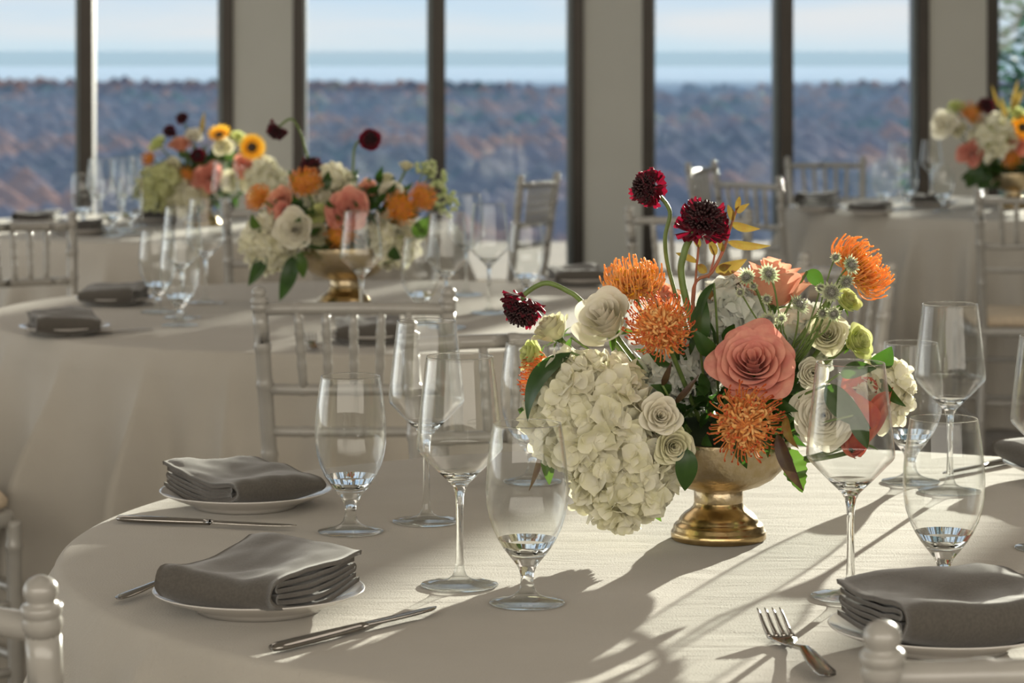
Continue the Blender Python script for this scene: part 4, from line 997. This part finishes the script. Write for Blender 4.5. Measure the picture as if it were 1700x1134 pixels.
for px, py, rp, fc, lab in ((508, 308, 33, (-.1, -.7, .7), 'blurred orange pincushion under the dark scabiosa'), (566, 388, 32, (-.1, -1, 0), 'blurred orange pincushion low behind the wine glass'), (664, 346, 34, (.2, -1, .2), 'blurred orange pincushion above the rounded green leaf'), (698, 330, 28, (.6, -.7, .4), 'blurred outermost orange pincushion beside the wax flowers'), (432, 330, 27, (-.7, -.7, .4), 'blurred small orange pincushion at the shaded side')):
    f2('pin', px, py, -.09, rp, fc, lab, seed=px, mats=[P_yellow, P_yellow, P_orange], fm=[P_yellow, P_orange])
f2('rose', 525, 392, -.07, 26, (.1, -1, 0), 'blurred cream rose low between two pincushions', m=P_cream, seed=6)
f2('spray', 528, 354, -.08, 18, (.1, -1, .2), 'blurred small green white flower above the large white rose', m=P_lime, seed=36)
f2('hyd', 650, 400, -.04, 40, (.3, -1, -.2), 'blurred cream hydrangea low beside the gold bowl', m=P_hyd, nf=70, fs=.022, seed=7)
f2('spray', 674, 275, .0, 15, (.1, -.3, 1), 'blurred highest cream bud', m=P_cream, seed=8, n=14)
f2('spray', 640, 297, .0, 17, (-.2, -.5, 1), 'blurred cream bud below the highest one', m=P_cream, seed=9, n=14)
f2('rose', 648, 318, -.02, 22, (.1, -.8, .5), 'blurred white rose between the hydrangea and outer pincushions', m=P_white, seed=10)
f2('spray', 611, 312, -.02, 18, (.1, -.8, .6), 'blurred small coral flower on top', m=P_peach, seed=11)
f2('scab', 459, 217, .0, 19, (-.6, -.2, -.8), 'blurred drooping dark scabiosa before the first pier', seed=12, path=[at(466, 208, Y2), at(484, 198, Y2), at(500, 222, Y2), at(512, 262, Y2), at(560, 400, Y2)])
f2('scab', 615, 231, .0, 19, (.1, -1, .1), 'blurred round burgundy scabiosa against the window', seed=13, path=[at(600, 232, Y2 + .03), at(589, 245, Y2 + .02), at(586, 280, Y2), at(580, 400, Y2)])
f2('scab', 517, 277, .0, 22, (0, -.3, 1), 'blurred dark scabiosa resting on the top pincushion', seed=14)
for i, (x0, y0, x1, y1, w, m_, lab) in enumerate(((438, 420, 412, 475, 14, P_leaf, 'blurred dark leaf hanging lowest at the outer side'), (486, 425, 464, 500, 16, P_leaf, 'blurred dark leaf pointing down to the chair rail'), (496, 420, 504, 462, 11, P_leafb, 'blurred bright green leaf beside the gold bowl'), (690, 395, 712, 358, 15, P_leafb, 'blurred bright green leaf by the outer pincushion'), (655, 432, 655, 408, 12, P_leaf, 'blurred dark leaf on the gold bowl side'), (545, 412, 500, 400, 14, P_leaf, 'blurred dark leaf below the large white rose'), (430, 385, 418, 355, 10, P_leafb, 'blurred small green leaf at the outer edge'))):
    leaf(x0, y0, x1, y1, Y2 - .10, Y2 - .13, w, lab, 'leaves of the middle centrepiece', m_, (1, -.3, 0), .1, 'salal_leaf', focus=F2)
wx = thing('wax_flower_sprig', 'blurred sprig of tiny cream buds at the outer end of the middle centrepiece', 'flower', at(700, 320, Y2), group=g2); b0 = at(700, 320, Y2)
mb = MB(); st = MB()
for (ax_, ay) in ((718, 278), (728, 296), (740, 305), (745, 322), (752, 340), (732, 330), (712, 290), (736, 350), (704, 278), (722, 316)):
    e_ = at(ax_, ay, Y2 + rnd.uniform(-.03, .03)) - b0; st.tube(bez(at(660, 400, Y2) - b0, at(690, 330, Y2) - b0, e_, 6), .0016, 5)
    for q in range(7):
        p = e_ + Vector((rnd.uniform(-1, 1), rnd.uniform(-1, 1), rnd.uniform(-1, 1))) * .016; mb.add([p + v * rnd.uniform(.005, .008) for v in cv], cf)
mb.build('buds', P_bud, wx); st.build('stem', P_stem, wx)

# ------------------------------------------------------------------ far centrepieces
def far_set(B, Y, g, items, leaves, bs, lab_bowl, lab_fill):
    F = B + Vector((0, 0, .10)); gold_bowl(B, lab_bowl, bs); filler(B + Vector((0, 0, .14)), .17, .07, .11, 200, lab_fill, g, .06, 12)
    for i, (kind, px, py, rp, fc, m_, lab) in enumerate(items):
        k = {}
        if kind == 'hyd': k = dict(nf=45, fs=.028)
        if kind == 'pin': k = dict(mats=[P_yellow, P_yellow, P_orange], fm=[P_yellow, P_orange])
        flower(kind, px, py, Y - .13, rp * 1.18, fc, lab, g, F, m=m_, seed=i + 3, lod=.45, **k)
    for x0, y0, x1, y1, w, m_, lab in leaves: leaf(x0, y0, x1, y1, Y - .1, Y - .12, w, lab, g, m_, (1, -.3, 0), .1, 'salal_leaf', focus=F)
C = (-.05, -1, .15)
far_set(Vector((-1.075, 9.3, .7503)), 9.3, 'flowers of the far centrepiece behind the middle one', (
    ('hyd', 268, 312, 30, (-.5, -1, 0), P_hydgreen, 'far greenish hydrangea hanging low beside the wine glasses'), ('rose', 286, 278, 15, C, P_cream, 'far cream rose above the greenish hydrangea'),
    ('pin', 309, 291, 16, C, None, 'far orange pincushion beside the round coral rose'), ('rose', 347, 295, 25, C, P_pink, 'far round coral pink rose'), ('rose', 405, 275, 18, C, P_pink, 'far deep coral rose below the outer sunflower'),
    ('sun', 364, 224, 18, (-.1, -.6, .8), None, 'far golden sunflower on top before the window frame'), ('sun', 418, 245, 20, (.3, -1, .2), None, 'far golden sunflower at the outer side before the pier'),
    ('pin', 249, 264, 14, (-.6, -1, .2), None, 'far small orange pincushion at the outer edge'), ('rose', 300, 240, 20, (-.1, -.5, .8), P_peach, 'far peach coral rose on top'),
    ('scab', 328, 258, 11, C, None, 'far dark scabiosa in the middle of the blooms'), ('scab', 302, 196, 10, (-.5, -.5, .5), None, 'far highest dark scabiosa'), ('scab', 281, 218, 10, (-.5, -.5, -.3), None, 'far dark scabiosa just below the highest'),
    ('rose', 370, 243, 16, C, P_cream, 'far green cream rose between the sunflowers'), ('hyd', 440, 300, 26, (.6, -1, .1), P_hyd, 'far cream hydrangea behind the middle centrepiece edge'), ('rose', 322, 225, 15, (0, -.7, .7), P_white, 'far white bloom between the dark scabiosas and the top sunflower'), ('rose', 385, 300, 20, C, P_cream, 'far cream rose beside the round coral rose'), ('hyd', 300, 330, 20, C, P_hyd, 'far cream hydrangea lowest beneath the orange pincushion'), ('spray', 262, 238, 15, (-.4, -.6, .6), P_lime, 'far pale green spray rose at the upper outer edge'), ('spray', 395, 228, 13, (.2, -.6, .6), P_lime, 'far pale green bloom between the two sunflowers')),
    ((330, 330, 318, 360, 16, P_leaf, 'far dark leaf under the coral rose'), (335, 225, 340, 185, 5, P_leafy, 'far thin yellow leaf rising highest'), (350, 320, 372, 345, 14, P_leaf, 'far dark leaf beside the wine glass')), 1.15,
    'far gold bowl hidden under the greenish hydrangea and coral rose', 'dark filler leaves of the far centrepiece behind the middle one')
far_set(Vector((1.955, 10.45, .7503)), 10.45, 'flowers of the centrepiece near the last pier', (
    ('rose', 1566, 206, 23, (-.5, -1, .2), P_white, 'far large white rose before the last pier'), ('pin', 1612, 190, 21, (0, -.8, .5), None, 'far orange pincushion at the top before the pier'), ('hyd', 1650, 226, 28, C, P_hyd, 'far cream hydrangea in the middle near the pier'),
    ('rose', 1613, 255, 22, (-.2, -1, 0), P_pink, 'far coral rose above the dark leaves near the pier'), ('pin', 1676, 262, 20, C, None, 'far low orange pincushion above the gold bowl'), ('rose', 1690, 240, 18, C, P_pink, 'far coral rose cut by the frame edge'),
    ('sun', 1698, 212, 20, C, None, 'far golden flower cut by the frame edge'), ('spray', 1586, 178, 15, (-.2, -.6, .7), P_lime, 'far pale green bloom at the top beside the pincushion'), ('scab', 1637, 176, 14, (.2, -.3, .8), None, 'far dark scabiosa in front of the last window frame'), ('spray', 1690, 190, 16, (.2, -.6, .7), P_lime, 'far pale green bloom near the conifer'), ('spray', 1590, 215, 14, (-.2, -1, 0), P_cream, 'far cream bloom beside the large white rose')),
    ((1625, 275, 1605, 312, 15, P_leaf, 'far dark leaf hanging lowest towards the goblet'), (1640, 285, 1625, 320, 12, P_leaf, 'far dark leaf on the rim of the bowl near the pier'), (1672, 200, 1662, 160, 5, P_leafy, 'far yellow leaf before the conifer'), (1680, 190, 1690, 132, 5, P_leafy, 'far highest orange leaf before the conifer'), (1682, 180, 1700, 148, 5, P_leafy, 'far orange leaf beside the highest one'), (1660, 180, 1646, 140, 3, P_leafy, 'far thin yellow leaf over the last window frame')), 1.15,
    'far gold bowl near the last pier and the frame edge', 'dark filler leaves of the centrepiece near the last pier')
